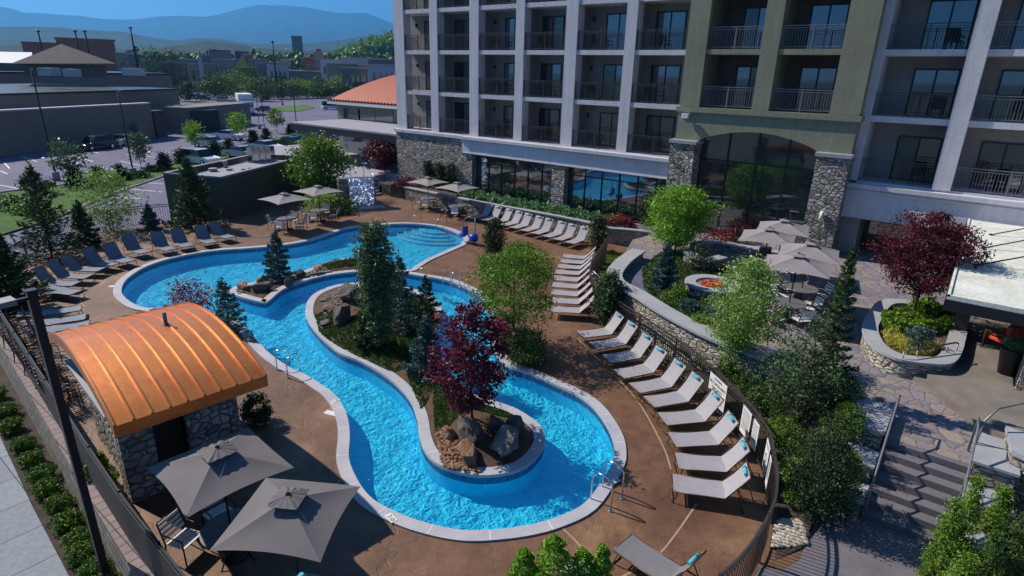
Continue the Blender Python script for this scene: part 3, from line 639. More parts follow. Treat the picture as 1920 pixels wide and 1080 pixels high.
for k,z in enumerate(FL[:4]):
    for i in range(6):
        a=XL[i][1]; b=XL[i+1][0] if i<5 else -13.95
        d0,d1=[(-36.5,-34.8),(-33.3,-31.5),(-28.45,-26.7),(-25.26,-23.55),(-20.38,-18.6),(-17.06,-15.2)][i]
        balcony(a,b,z,'bronze',YF+.12,YB,d0,d1,.12)
    if k==0: continue
    for i in range(2): balcony(XG[i][1],XG[i+1][0],z,'railgrey',YF-.55,YB-.3,*[(-11.83,-10.3),(-8.52,-6.8)][i],.12,False)
for k,z in enumerate([4.9]+FL[1:4]):
    for i in range(3):
        a=XR[i][1]; b=XR[i+1][0]; balcony(a,b,z,'bronze' if i==0 else 'railgrey',YF+.12,YB,*[(-3.55,-1.75),(-.25,1.6),(4.6,6.4)][i],.12,False)
# open end of the first bay has a side rail
m=MB()
for z in FL[:4]:
    for zz in (1.06,.95,.1): m.beam((-37.9,YF+.75,z+zz),(-37.9,YB,z+zz),.04)
    for i in range(9): m.beam((-37.9,YF+.8+i*.12,z+.1),(-37.9,YF+.8+i*.12,z+.95),.018)
hp(m,'end_railing','bronze')
fl_=MB(); c=WY(1289,217,YF-.8); fl_.box(c.x-.18,c.x+.18,c.y-.42,c.y-.12,c.z-.12,c.z+.12); fl_.beam((c.x,c.y-.2,c.z),(c.x,c.y,c.z),.08); hp(fl_,'flood_light','white')
lt=WY(1541,405,YF-1.2); hp(MB().lathe([(.09,0),(.09,.5)],(lt.x,YF-1.32,lt.z-.25),12),'wall_lamp','white')
# balcony furniture
def patio_chair(loc,rz,label,group=None,m='black'):
    t=thing('balcony_chair',label,'chair',loc,rz,group); f=MB()
    for x in (-.25,.25):
        for y in (-.25,.25): f.beam((x,y,0),(x,y,.42 if y<0 else .9),.04)
        f.beam((x,-.27,.62),(x,.25,.62),.05)
    f.build('frame',m,t,world=False); MB().box(-.24,.24,-.25,.24,.40,.45).build('seat',m,t,world=False)
    MB().box(-.24,.24,.22,.26,.5,.95).build('backrest',m,t,world=False); return t
pc=None; names=['top floor','upper middle floor','lower middle floor','lowest floor']
for k,z in enumerate([4.9]+FL[1:4]):
    for j,x in enumerate((-2.3,.7)):
        lab=f"black balcony chair, {['lowest','second','third','top'][k]} visible balcony of the {['bay right of the olive wall','bay beyond the wide column'][j]}"
        if pc is None: pc=patio_chair((x,YF+1.0,z),R(20),lab,'chairs on the hotel balconies')
        else:
            c=copy_tree(pc); c.location=(x,YF+1.0,z); c['label']=lab; c.rotation_euler=(0,0,R(-30+25*k))
for k,z in enumerate(FL[:4]):
    for j in (2,3,4,5):
        c=copy_tree(pc); c.location=(XL[j][1]+.75,YF+1.05,z); c['label']=f"black chair on the {['lowest','second','third','top'][k]} balcony, left wing bay {['','','third','fourth','fifth','sixth'][j]} from the corner"; c.rotation_euler=(0,0,R(-60+37*k+20*j))
# ------------------------------------------------------------ terraces in front of the hotel
PZ=1.2
patio=[(-15.6,33.9),(-15.6,32.0),(-14.3,31.7),(-13.6,30.5),(-13.9,28.6),(-13.2,26.6),(-12.35,25.0),(-11.9,23.0),(-11.35,21.3),(-10.5,20.4),(-9.4,19.95),(-7.8,19.05),(-5.7,18.2),(-3.6,17.6),(-1.6,17.2),(-1.35,15.85),(1.35,15.85),(2.6,15.9),(4,16.2),(12,16.2),(12,36),(-15.6,36)]
struct(MB().prism([(-38.2,31.45),(-36.4,31.5),(-28,31.3),(-20,31.5),(-17.4,31.3),(-16.5,31.0),(-15.6,31.4),(-15.6,33.9),(-38.2,33.9)],-.05,.85),'planting_bed','mulch')
struct(MB().prism(patio,-.05,PZ),'patio_paving','flag')
struct(MB().prism([(0,20),(1.62,18.05),(3.4,16.9),(12,16.9),(12,36.1),(.6,36.1),(.6,26)],PZ-.1,PZ+.30),'restaurant_terrace','concdark')
struct(MB().prism([(-.22,19.85),(1.42,17.85),(3.3,16.6),(3.5,16.95),(1.62,18.1),(0,20.1)],PZ-.1,PZ+.15),'terrace_step','concdark')
# path behind the curved seat wall
cwall=[(-12.3,25.7),(-12.0,23.6),(-11.45,21.75),(-10.75,20.75),(-9.55,20.15),(-7.75,19.05),(-5.65,18.1),(-3.9,17.75)]
cw=smooth_loop(cwall,6,False)
t=thing('curved_seat_wall','long curved stacked stone wall with pale flagstone cap between pool fence and fire pit garden','wall',(-9.5,20,0))
wallstrip([(p[0]+.12,p[1]+.12) for p in cw],.5,0,1.5).build('stone_wall','stack',t)
a=offs(cw,.35,False);b=offs(cw,-.35,False); m=MB(); a=[(p[0]+.12,p[1]+.12) for p in a]; b=[(p[0]+.12,p[1]+.12) for p in b]
ring(m,a,b,1.58,1.58,False); ring(m,a,a,1.49,1.58,False); ring(m,b,b,1.49,1.58,False); m.build('cap','cap',t)
pa=offs(cw,-.42,False); pb=offs(cw,-1.35,False)
if (Vector(pb[10])-Vector((-8,23.5))).length>(Vector(cw[10])-Vector((-8,23.5))).length: pa=offs(cw,.42,False); pb=offs(cw,1.35,False)
m=MB(); ring(m,[(p[0]+.12,p[1]+.12) for p in pa],[(p[0]+.12,p[1]+.12) for p in pb],PZ+.008,PZ+.008,False); struct(m,'garden_path','asphalt')
# raised bed behind the loungers in front of the glass
t=thing('planter_wall','low dark stone planter wall behind the row of white loungers under the hotel glass','wall',(-25,31.3,0)); PWL=[(-36.6,31.6),(-35,31.5),(-28,31.25),(-20,31.45),(-17.6,31.25),(-16.7,30.95),(-15.6,31.4),(-14.5,31.75),(-13.6,31.8)]; MB().obox((-35.7,31.55),0,1.5,.5,0,1.0).build('end_pier','frame',t)
wallstrip(smooth_loop(PWL,3,False),.3,-.02,.90).build('stone_wall','stack',t)
a=smooth_loop(PWL,3,False); m=MB(); A=offs(a,.2,False);B=offs(a,-.2,False); ring(m,A,B,.98,.98,False); ring(m,A,A,.90,.98,False); ring(m,B,B,.90,.98,False); m.build('cap','cap',t)
hb=[(-29.6,31.6),(-24,31.65),(-17.6,31.6),(-16.8,32.2),(-16.6,33.2),(-29.6,33.4)]
tag(blades('hedge','pale green leafy hedge bed in front of the hotel pool windows',hb,.85,9000,.32,'hedge',.45,cat='hedge',spread=.8,hfac=1.0))
# stairs at the lower right
st=thing('garden_stairs','stone steps rising from the lower landing to the flagstone patio','stairs',(.5,15,0))
m=MB(); n=7
for i in range(n): m.box(-.4,1.35,13.95+i*.29,15.9,PZ*i/n-.02*(i==0),PZ*(i+1)/n-.004*(i==n-1)) if i==n-1 else m.box(-.4,1.35,13.95+i*.29,13.95+(i+1)*.29,0 if i==0 else -.01,PZ*(i+1)/n)
m.build('treads','stepc',st,bevel=.012)
for i in range(3):
    z=[.55,1.0,1.5][i]; y0=[13.6,14.5,15.4][i]
    for s,(xa,xb) in enumerate(((-1.15,-.42),(1.37,2.15))):
        o=MB().box(xa,xb,y0+.15,y0+(.85 if i<2 else 1.6),-.05,z-.08).build('cheek_block','stack',st); MB().box(xa-.04,xb+.04,y0+.1,y0+(.9 if i<2 else 1.65),z-.078,z).build('cap','cap',o,bevel=.01)
def handrail(pts,label,group=None,name='handrail',m='bronze',r=.024,at=None):
    return tag(MB().tube(pts,r,8).build(name,m,at=at or pts[0]),label,'handrail',group)
for x,lb in ((-.32,'bronze stair handrail on the left side of the garden stairs by the boxwood'),(1.28,'bronze stair handrail on the right side of the garden stairs')):
    t=thing('stair_handrail',lb,'handrail',(x,15,0)); mm=MB()
    mm.tube([(x,13.7,.02),(x,13.7,.92),(x,13.9,.97),(x,15.9,2.13),(x,16.4,2.15),(x,16.45,1.22)],.026,8); mm.build('rail','railgrey',t)
    mm=MB(); mm.tube([(x,14.9,.6),(x,14.9,1.54)],.02,6); mm.build('post','railgrey',t)
struct(MB().prism([(-1.15,11.6),(-1.35,11.1),(-1.72,10.9),(-1.78,9.6),(-2.12,8.2),(-2.7,7),(-2,5),(6,5),(6,13),(2.3,13.95),(-.42,13.96),(-1.15,13.9)],-.03,.012),'landing','stepc')
# big stone walls right of the stairs
t=thing('stair_side_wall','stacked stone wall with broad pale cap at the right edge above the garden stairs','wall',(2.6,17,1.2))
MB().prism([(1.9,17.0),(2.15,16.9),(6,17.3),(6,16.1),(2.6,15.6),(2.0,15.9)],.0,1.75).build('stone_wall','stack',t); MB().prism([(1.85,17.05),(2.15,16.98),(6,17.4),(6,16.0),(2.6,15.5),(1.95,15.85)],1.752,1.86).build('cap','cap',t)
t=thing('wall_handrail','curved bronze handrail beside the terrace steps at the right edge','handrail',(1.9,16.6,1.2)); MB().tube([(1.35,16.3,1.25),(1.4,16.45,2.1),(1.6,16.8,2.35),(2.4,17.6,2.55),(4.5,17.9,2.6)],.026,8).build('rail','railgrey',t)
# planter with the maroon maple
po=smooth_loop(pw((1657,562),(1627,593),(1620,617),(1637,647),(1680,670),(1740,680),(1787,677),(1806,640),(1803,600),(1730,568),z=1.8),5)
if area(po)<0: po.reverse()
pi_=offs(po,-.42)
t=thing('round_planter','round stacked stone planter with bluestone cap holding the maroon maple and yellow grass','planter',(-.6,22,1.2))
m=MB(); ring(m,po,po,1.15,1.72); ring(m,pi_,pi_,1.55,1.72); m.build('stone_wall','stack',t)
m=MB(); c1=offs(po,.05); ring(m,c1,pi_,1.80,1.80); ring(m,c1,c1,1.72,1.80); ring(m,pi_,pi_,1.72,1.80); m.build('cap','cap',t)
sheet(pi_,z=1.66).build('soil','soil',t)
t=thing('planter_handrail','bronze handrail in front of the round planter by the terrace steps','handrail',(-.1,19.6,1.2))
A=W(1683,706,1.2);B=W(1783,690,1.2); mm=MB()
for q in (A,A.lerp(B,.25),A.lerp(B,.8),B): MB().tube([q,q+Vector((0,0,.82))],.02,6).build('post','railgrey',t); MB().tube([A+Vector((0,0,.78)),A.lerp(B,.06)+Vector((0,0,.84)),A.lerp(B,.94)+Vector((0,0,.88)),B+Vector((0,0,.84))],.026,8).build('rail','railgrey',t)
# fire pit
fc=W(1336,531,1.62); t=thing('fire_pit','round stone fire pit with glowing red embers beside the curved garden path','fire pit',(fc.x,fc.y,PZ))
MB().lathe([(1.02,0),(1.0,.36)],(fc.x,fc.y,PZ),40,False).build('stone_ring','stack',t)
MB().lathe([(1.0,.362),(1.10,.362),(1.10,.44),(.66,.44),(.66,.30),(.3,.28)],(fc.x,fc.y,PZ),40,False).build('cap','cap',t)
rng=np.random.default_rng(4); n=200; rr=.46*np.sqrt(rng.random(n)); aa=rng.random(n)*6.283
e=leafmesh('embers',np.stack([fc.x+rr*np.cos(aa),fc.y+rr*np.sin(aa),PZ+.34+.10*rng.random(n)],1),.13,.8,MT['fire'],t); leafmesh('fire_glass',np.stack([fc.x+.62*np.sqrt(rng.random(500))*np.cos(6.283*rng.random(500)),fc.y+.62*np.sqrt(rng.random(500))*np.sin(6.283*rng.random(500)),PZ+.33+.04*rng.random(500)],1),.10,.8,MT['rocko'],t)
# low patio walls
for i,(px,lb) in enumerate((([(1300,457),(1338,452),(1400,462),(1462,472)],'low stone wall behind the fire pit leading to the umbrellas'),([(1290,470),(1318,486),(1356,480)],'short stone bench wall beside the fire pit'))):
    q=smooth_loop(pw(*px,z=1.7),4,False); t=thing('low_stone_wall',lb,'wall',(q[0][0],q[0][1],PZ if i<2 else 0))
    wallstrip(q,.4,PZ-.1 if i<2 else 0,1.62).build('stone_wall','stack',t); A=offs(q,.26,False);B=offs(q,-.26,False); m=MB(); ring(m,A,B,1.70,1.70,False); ring(m,A,A,1.621,1.70,False); ring(m,B,B,1.621,1.70,False); m.build('cap','cap',t)
for px,lb in (([(1300,497),(1345,455),(1390,452)],'bronze handrail rising past the fire pit to the patio wall'),([(1335,470),(1375,458)],'short bronze handrail on the wall behind the fire pit')):
    q=[W(*p,PZ) for p in px]; t=thing('patio_handrail',lb,'handrail',q[0]); mm=MB()
    for p in q: MB().tube([p,p+Vector((0,0,.9))],.02,6).build('post','bronze',t)
    mm.tube([p+Vector((0,0,.9)) for p in q],.024,6); mm.build('rail','bronze',t)
# pavilion
t=thing('pavilion','open pavilion with flat white roof hung on dark rods at the right edge','pavilion',(3,25,1.5))
m=MB().box(.05,9,20.25,33.3,3.72,3.80); m.box(.05,.12,20.25,33.3,3.80,3.85); m.box(.05,9,20.25,20.32,3.80,3.85)
for y in (24.5,28.8): m.box(.12,9,y-.02,y+.02,3.80,3.815)
m.build('roof',mat('stained_white_membrane',(.82,.84,.80),(.62,.63,.53),.8,.75,fine=.2),t)
m=MB().box(.02,9,20.2,33.3,3.40,3.715); m.build('fascia','frame',t)
for y,x in ((30.3,.9),(27.5,.7),(24.6,.6)): 
    m=MB(); m.tube([(x,y,3.82),(x+7,y+3.5,6.3)],.03,6); m.lathe([(.07,0),(.07,.05)],(x,y,3.81),10); m.build('roof_rod','black',t)
for x,y in ((.62,23.8),(2.55,21.2)): MB().box(x-.2,x+.2,y-.2,y+.2,1.45,3.395).build('post','frame',t)
c=W(1912,725,1.5); m=MB().box(c.x-.1,c.x+1.2,c.y-.3,c.y+.5,1.48,2.5).build('stone_pillar','stack',t)
# left end: terrace wall, stairs and water curtain
t=thing('terrace_stairs','narrow stone stairs with handrails left of the hotel stone wall leading up to the restaurant','stairs',(-36.8,30,0)); m=MB()
for i in range(7): m.box(-37.4-.3*i-.3,-37.4-.3*i,29.2,31.2,-.02,.17*(i+1))
m.build('treads','conc',t)
for y in (29.15,31.15): MB().tube([(-37.2,y,0),(-37.2,y,.95),(-39.4,y,2.1),(-39.5,y,1.2)],.03,6).build('rail','steel',t)
struct(MB().prism([(-39.5,28),(-39.5,33.4),(-38,33.4),(-38,46),(-62,46),(-62,34),(-47,27)],G,PZ),'upper_terrace','conc')
t=thing('water_curtain','sparkling blue lit sheet of water falling on a stone wall','fountain',(-34.6,26.6,0))
A=W(655,400,0);B=W(712,388,0); A=Vector((-35.7,25.9,0)); B=Vector((-34.6,28.3,0)); d=(B-A).normalized(); nrm=Vector((d.y,-d.x,0))
m=MB().beam(A+Vector((0,0,1.0))-nrm*.3,B+Vector((0,0,1.0))-nrm*.3,.5,2.2); m.build('stone_wall','stack',t)
m=MB(); ns=24
for i in range(ns): 
    a=A.lerp(B,.25+.7*i/ns); b=A.lerp(B,.25+.7*(i+1)/ns); o1=nrm*(.06+.03*math.sin(i*1.7)); o2=nrm*(.06+.03*math.sin((i+1)*1.7)); m.add([a+o1+Vector((0,0,.05)),b+o2+Vector((0,0,.05)),b+o2+Vector((0,0,2.15)),a+o1+Vector((0,0,2.15))],[(0,1,2,3)])
m.build('water_sheet','falls',t)
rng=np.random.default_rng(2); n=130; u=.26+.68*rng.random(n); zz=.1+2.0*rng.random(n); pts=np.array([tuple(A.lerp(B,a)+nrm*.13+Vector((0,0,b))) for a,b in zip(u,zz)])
tag(leafmesh('sparkle_flecks',pts,.07,.8,MT['sparkle'],t),kind='stuff')  # sparkle of the falling water put in as self-glowing flecks
struct(MB().prism([(-35.9,25.4),(-34.6,25.3),(-33.6,28.3),(-34.4,28.8)],-.02,.03),'splash_basin','conc')
# ------------------------------------------------------------ pool hut
HO=Vector((-11.86,3.11,0)); HR=R(6.0)
hut=thing('pool_hut','stone pool hut under an arched copper roof at the left foreground','hut',HO,0)
def hl(u,v,z): return Vector((HO.x-u*math.cos(HR)+v*math.sin(HR),HO.y+u*math.sin(HR)+v*math.cos(HR),z))
RW,RL,RI=5.76,3.0,.60; Rr=(RW/2)**2/(2*RI)+RI/2; hc=2.99+RI-Rr
def arc(u,dz=0): return hc+math.sqrt(Rr*Rr-(u-RW/2)**2)+dz
us=[RW*i/40 for i in range(41)]
m=MB(); vs=[]
for u in us:
    for v in (0,RL): m.v.append(tuple(hl(u,v,arc(u))))
for i in range(40): m.f.append((2*i,2*i+2,2*i+3,2*i+1)); m.sm.append(True)
m.build('roof','copper',hut)
m=MB()
for v in (0,RL):
    k=len(m.v)
    for u in us: m.v.append(tuple(hl(u,v,arc(u)+.002))); m.v.append(tuple(hl(u,v,arc(u)-.24)))
    for i in range(40): m.f.append((k+2*i,k+2*i+1,k+2*i+3,k+2*i+2)); m.sm.append(True)
for u in (0,RW):
    k=len(m.v); m.v+=[tuple(hl(u,0,arc(u)+.002)),tuple(hl(u,RL,arc(u)+.002)),tuple(hl(u,RL,arc(u)-.26)),tuple(hl(u,0,arc(u)-.26))]; m.f.append((k,k+1,k+2,k+3)); m.sm.append(False)
m.build('fascia','copper',hut)
m=MB()
for u in us:
    for v in (0,RL): m.v.append(tuple(hl(u,v,arc(u)-.22)))
for i in range(40): m.f.append((2*i,2*i+1,2*i+3,2*i+2)); m.sm.append(True)
m.build('soffit','wood',hut)
for k in range(10):
    v=.02+(RL-.04)*k/9; m=MB()
    for j in range(40):
        m.beam(hl(us[j],v,arc(us[j])+.022),hl(us[j+1],v,arc(us[j+1])+.022),.035,.05)
    m.build('roof_seam','copseam',hut)
    if k in (0,9): continue
m=MB()
q=hl(4.2,1.75,0); q=hl(2.95,1.95,0); m.lathe([(.045,0),(.045,.36)],(q.x,q.y,3.56),12); m.lathe([(.08,0),(.08,.03)],(q.x,q.y,3.585),12); m.build('vent_pipe','railgrey',hut)
def hb_(u0,u1,v0,v1,z0,z1): 
    q=[hl(u,v,0) for u,v in ((u0,v0),(u1,v0),(u1,v1),(u0,v1))]; return MB().prism([(a.x,a.y) for a in q],z0,z1)
hb_(1.95,5.35,.45,.75,-.02,3.15).build('stone_wall','stone',hut); hb_(1.7,5.4,.15,.80,2.30,2.38).build('wall_cap','cap',hut)
hb_(1.75,2.3,.30,.98,-.02,2.298).build('stone_pier','stone',hut); hb_(1.95,2.2,1.75,2.75,-.02,3.1).build('stone_wall','stone',hut)
hb_(5.1,5.35,.75,2.9,-.02,2.7).build('rear_wall','stone',hut); hb_(1.95,5.35,2.7,2.95,-.02,3.1).build('side_wall','stone',hut)
hb_(2.5,2.55,.98,1.75,0,2.4).build('door','wood',hut); hb_(2.0,2.5,.98,1.75,2.4,3.1).build('lintel','wood',hut)
hb_(2.46,2.495,1.2,1.5,1.5,1.7).build('door_sign','white',hut)
# ------------------------------------------------------------ fences
def fence(path,h,label,name='iron_fence',m='bronze',sp=.115,post=2.2,z=0,closed=False,mesh=False,group=None):
    t=thing(name,label,'fence',(path[0][0],path[0][1],z),group=group); P_=[Vector((p[0],p[1],z)) for p in path]; Z=lambda q,k:q+Vector((0,0,k))
    r=MB()
    for zz,w_ in ((h,.045),(h-.14,.03),(.12,.03)):
        for a,b in zip(P_,P_[1:]): r.beam(Z(a,zz),Z(b,zz),w_,.04 if zz==h else .03)
    r.build('rail',m,t); b=MB(); ps=MB(); d=0; nxt=0; np_=0
    for a,c in zip(P_,P_[1:]):
        L_=(c-a).length; u=(nxt-d)/L_ if L_>0 else 2
        while u<=1:
            q=a.lerp(c,u)
            if np_<=nxt: MB().beam(q,Z(q,h+.05),.055).build('post',m,t); np_+=post
            else: b.beam(Z(q,.12),Z(q,h-.01),.017)
            nxt+=sp; u=(nxt-d)/L_
        d+=L_
    b.build('pickets',m,t)
    return t
fp=smooth_loop([(-14.9,27.6),(-14.3,25.9),(-13.6,24.0),(-12.9,22.5),(-12.0,21.3),(-10.9,20.35),(-9.9,19.7),(-6.4,17.65),(-5.1,16.65),(-3.85,15.55),(-2.75,14.25),(-2.25,13.1),(-1.95,12.2),(-1.8,11.2),(-1.85,9.6),(-2.2,8.2),(-2.8,7)],6,False)
fence(fp,1.25,'long curved bronze picket fence behind the loungers with pool rule signs on it',sp=.11,z=0)
fl2=[(x,yL(x)+.2) for x in (-30,-27,-24,-21,-18,-15,-12,-9,-6,-3)]
t=fence(fl2,1.25,'black fence with dark mesh panels along the left edge by the copper roofed hut',m='black',sp=.10)
for a,b in zip(fl2,fl2[1:]): MB().beam((a[0],a[1]-.03,.64),(b[0],b[1]-.03,.64),.012,1.1).build('mesh_panel','mesh',t)
fb=[(-30.2,4.7),(-34.2,6.3),(-37.9,9.2),(-39.9,12.4),(-40.0,15.0),(-38.6,17.2)]
fence(smooth_loop(fb,3,False),1.25,'black picket fence behind the shaded loungers beside the parking lot',m='black',sp=.13)
# retaining wall with paver top
t=thing('retaining_wall','low block retaining wall with pink paver top below the black fence','wall',(-15,3,G))
xs=[-30,-24.7,-19.3,-14.4,-11.2,-9,-5,-3]; m=MB(); q=[(x,yL(x)) for x in xs]; ring(m,q,q,G-.05,0,False); m.v=[(a,b-.012-(.14 if c<-.5 else 0),c) for a,b,c in m.v]; m.build('block_face','block',t)
m=MB(); ring(m,[(a,b-.04) for a,b in q],[(a,b+.32) for a,b in q],.05,.05,False); ring(m,[(a,b-.04) for a,b in q],[(a,b-.04) for a,b in q],-.02,.05,False); ring(m,[(a,b+.32) for a,b in q],[(a,b+.32) for a,b in q],-.01,.05,False); m.build('paver_top','paver',t)
# signs on the curved fence
def fence_sign(i0,z0,z1,w,lines,label,name='pool_sign',sz=.1):
    a=Vector((*fp[i0],0)); b=Vector((*fp[i0+1],0)); d=(b-a).normalized(); n=Vector((d.y,-d.x,0))
    if n.dot(Vector((-8,12,0))-a)<0: n=-n
    c=a+n*.045; t=thing(name,label,'sign',(c.x,c.y,z0)); MB().beam(c-d*w/2+Vector((0,0,(z0+z1)/2)),c+d*w/2+Vector((0,0,(z0+z1)/2)),.012,z1-z0).build('panel','white',t)
    for tx,sz_,zz in lines:
        if tx=='-':
            q=c+n*.009; MB().beam(q-d*sz_/2+Vector((0,0,zz)),q+d*sz_/2+Vector((0,0,zz)),.004,.014).build('text_line','ink',t); continue
        o=letters(tx,sz_,t)
        x=Vector((0,0,1)).cross(n); o.matrix_local=Matrix.Translation(c+n*.010+Vector((0,0,zz))-t.location)@Matrix(((x.x,0,n.x,0),(x.y,0,n.y,0),(0,1,0,0),(0,0,0,1)))
    return t
def near(pt): return min(range(len(fp)-1),key=lambda i:(Vector(fp[i])-Vector(pt)).length)
def sgn(px,*a,**k): q=W(*px,.85); fence_sign(near((q.x,q.y)),*a,**k)
def sgn(px,*a,**k): q=W(*px,.85); fence_sign(near((q.x,q.y)),*a,**k)
sgn((1367,724),.25,1.12,.95,[("WARNING",.09,1.03),("NO LIFEGUARD",.125,.88),("ON DUTY",.125,.73)]+[('-',.7,.58-.05*k) for k in range(5)],label='white NO LIFEGUARD ON DUTY sign on the curved fence, the largest')
def ln(n,w,z): return [('-',w,z-.055*k) for k in range(n)]
sgn((1412,782),.30,1.10,.52,ln(11,.40,1.02),label='white sign of small print on the curved fence right of the lifeguard sign')
sgn((1425,808),.30,1.08,.36,ln(10,.26,1.0),label='narrower white small print sign joined to the sign right of the lifeguard sign')
sgn((1449,850),.30,1.10,.5,ln(2,.34,1.02)+[("O",.32,.68)]+ln(2,.34,.46),label='white sign with round symbol on the curved fence')
sgn((1457,878),.30,1.08,.3,ln(10,.2,1.0),label='last narrow white sign on the curved fence near the fence bend')
from mathutils import noise as mnoise
# ------------------------------------------------------------ loungers
def lounger_proto(name,sl,towel,back=52,label='',group=None,bk=.82):
    t=thing(name,label,'sun lounger',(0,0,0),0,group); F=1.17; hw=.33; zs=.34; ab=R(back)
    fr=MB()
    for y in (-hw,hw): fr.tube([(-.02,y,zs-.015),(F+.62,y,zs-.015)],.018,6); fr.tube([(F,y,zs),(F+bk*math.cos(ab),y,zs+bk*math.sin(ab))],.016,6)
    fr.tube([(-.02,-hw,zs-.015),(-.02,hw,zs-.015)],.018,6); fr.tube([(F+.62,-hw,zs-.015),(F+.62,hw,zs-.015)],.016,6)
    fr.tube([(F+bk*math.cos(ab),-hw,zs+bk*math.sin(ab)),(F+bk*math.cos(ab),hw,zs+bk*math.sin(ab))],.016,6); fr.build('frame','lframe',t,world=False)
    for x,sg in ((.10,-1),(F+.34,1)):
        lg=MB()
        for y in (-hw,hw): lg.tube([(x,y,zs-.03),(x+.09*sg,y,.0)],.014,6)
        lg.tube([(x+.09*sg,-hw,.02),(x+.09*sg,hw,.02)],.013,6); lg.build('leg','lframe',t,world=False)
    s=MB(); n=8; pr=[(0,zs+.012)]+[(F*i/n,zs+.004-.02*math.sin(PI*i/n)) for i in range(1,n)]+[(F,zs+.004)]
    pr+=[(F+bk*k*math.cos(ab)+.02*math.sin(PI*k),zs+.004+bk*k*math.sin(ab)-.02*math.sin(PI*k)) for k in (.2,.4,.6,.8,1)]
    for a,b in zip(pr,pr[1:]): s.add([(a[0],-hw+.01,a[1]),(b[0],-hw+.01,b[1]),(b[0],hw-.01,b[1]),(a[0],hw-.01,a[1]),(a[0],-hw+.01,a[1]-.012),(b[0],-hw+.01,b[1]-.012),(b[0],hw-.01,b[1]-.012),(a[0],hw-.01,a[1]-.012)],[(0,3,2,1),(4,5,6,7),(0,1,5,4),(2,3,7,6)])
    s.build('sling',sl,t,world=False)
    if back>30:
        b=MB(); 
        for y in (-hw+.03,hw-.03): b.tube([(F+.5*bk*math.cos(ab),y,zs+.5*bk*math.sin(ab)-.02),(F+.42,y,zs-.02)],.012,6)
        b.build('back_stay','lframe',t,world=False)
    if towel:
        k=.90; hx,hzv=F+bk*k*math.cos(ab),zs+bk*k*math.sin(ab); d=Vector((math.cos(ab),0,math.sin(ab))); nn=Vector((-d.z,0,d.x))
        h=MB(); c=Vector((hx,0,hzv))+nn*.03; h.tube([c+Vector((0,-.16,0)),c+Vector((0,.16,0))],.045,12); hh=h.build('headrest',towel,t,world=False,bevel=0)
        q=MB(); q.tube([c+Vector((0,-.012+.10,0)),c+Vector((0,.012+.10,0))],.0475,12); q.beam(c+nn*-.03+d*.02+Vector((0,.10,0)),c+d*.13-nn*.03+Vector((0,.10,0)),.03,.01); q.build('strap','ink',hh,world=False)
    return t
def put(proto,px_f,px_h,label,group,used,z=.34):
    a=W(*px_f,z); b=W(*px_h,z); an=math.atan2(b.y-a.y,b.x-a.x)
    o=copy_tree(proto) if used else proto
    o.location=(a.x,a.y,0); o.rotation_euler=(0,0,an); o['label']=label; o['group']=group; return o
ords=['nearest','second','third','fourth','fifth','sixth','seventh','eighth','ninth','tenth']
pr=lounger_proto('sun_lounger','sling','teal',55,bk=.80)
Cs=[((1262,904),(1355,918)),((1269,863),(1357,870)),((1260,824),(1337,821)),((1241.4,785),(1311.5,779)),((1216.4,753),(1282.4,742.6)),((1189.3,727.4),(1250.4,716.3)),((1160,701),(1223.3,688.5)),((1137.2,673),(1194.9,662.8)),((1112.9,648.2),(1164.3,639.2)),((1087.2,626.7),(1140.7,620.4))]
for i,(a,b) in enumerate(Cs): put(pr,a,b,f'white lounger with turquoise headrest along the curved fence, {ords[i]} from the camera end','white loungers along the curved fence',i>0)
q=lambda x,y:(860+x/3,300+y/3)
pb=lounger_proto('sun_lounger','sling',None,48)
for i in range(9):
    k=i/8; x,y=-12.72+(-16.6+12.72)*k-.25*math.sin(k*3.1),19.25+(26.0-19.25)*k; o=copy_tree(pb) if i else pb
    o.location=(x,y,0); o.rotation_euler=(0,0,R(30-4*k+random.uniform(-2,2))); o['label']=f'pale lounger packed in the tight middle row, {ords[i]} from the camera end'; o['group']='loungers in the tight middle row'
pa_=lounger_proto('sun_lounger','sling','white',54)
for i in range(10):
    k=i/9; x,y=-17.75+(-25.95+17.75)*k,28.35+1.0*k; o=copy_tree(pa_) if i else pa_
    o.location=(x,y,0); o.rotation_euler=(0,0,R(89+random.uniform(-3,3))); o['label']=f'white lounger in the row before the planter wall, {ords[i]} from the right'; o['group']='white loungers by the planter wall'
q=lambda x,y:(x/3,340+y/3)
pl=lounger_proto('sun_lounger','slingshade',None,58); pf=lounger_proto('sun_lounger','slingshade',None,8)
Ls=[((1300,315),(1215,292)),((1190,345),(1120,305)),((1060,365),(990,325)),((960,385),(885,350)),((820,400),(750,378)),((730,450),(620,420)),((640,470),(530,452)),((570,495),(430,490)),((500,535),(360,530)),((430,575),(270,570))]
for i,(a,b) in enumerate(Ls): put(pl,a and q(*a),q(*b),f'shade-grey lounger with raised back by the picket fence, {ords[i]} from the dark block','grey loungers along the left fence',i>0)
Lf=[((430,625),(250,600)),((455,710),(250,740)),((480,760),(270,790)),((500,800),(290,830))]
for i,(a,b) in enumerate(Lf): put(pf,q(*a),q(*b),f'flat shade-grey lounger behind the copper roof at the left, {ords[i]} counting from the far side','flat loungers left of the pool',i>0)
pn=lounger_proto('sun_lounger','slingd','teal',58); a=W(1169,1017,.34); o=pn; o.location=(a.x,a.y,0); o.rotation_euler=(0,0,R(-8)); o['label']='pale lounger with rolled turquoise towel at the bottom edge beside the leafy tree'
o=copy_tree(pb); a=W(1072,1052,.34); o.location=(a.x,a.y,0); o.rotation_euler=(0,0,R(-25)); o['label']='pale lounger half hidden behind the leafy tree at the bottom'; o['group']=''
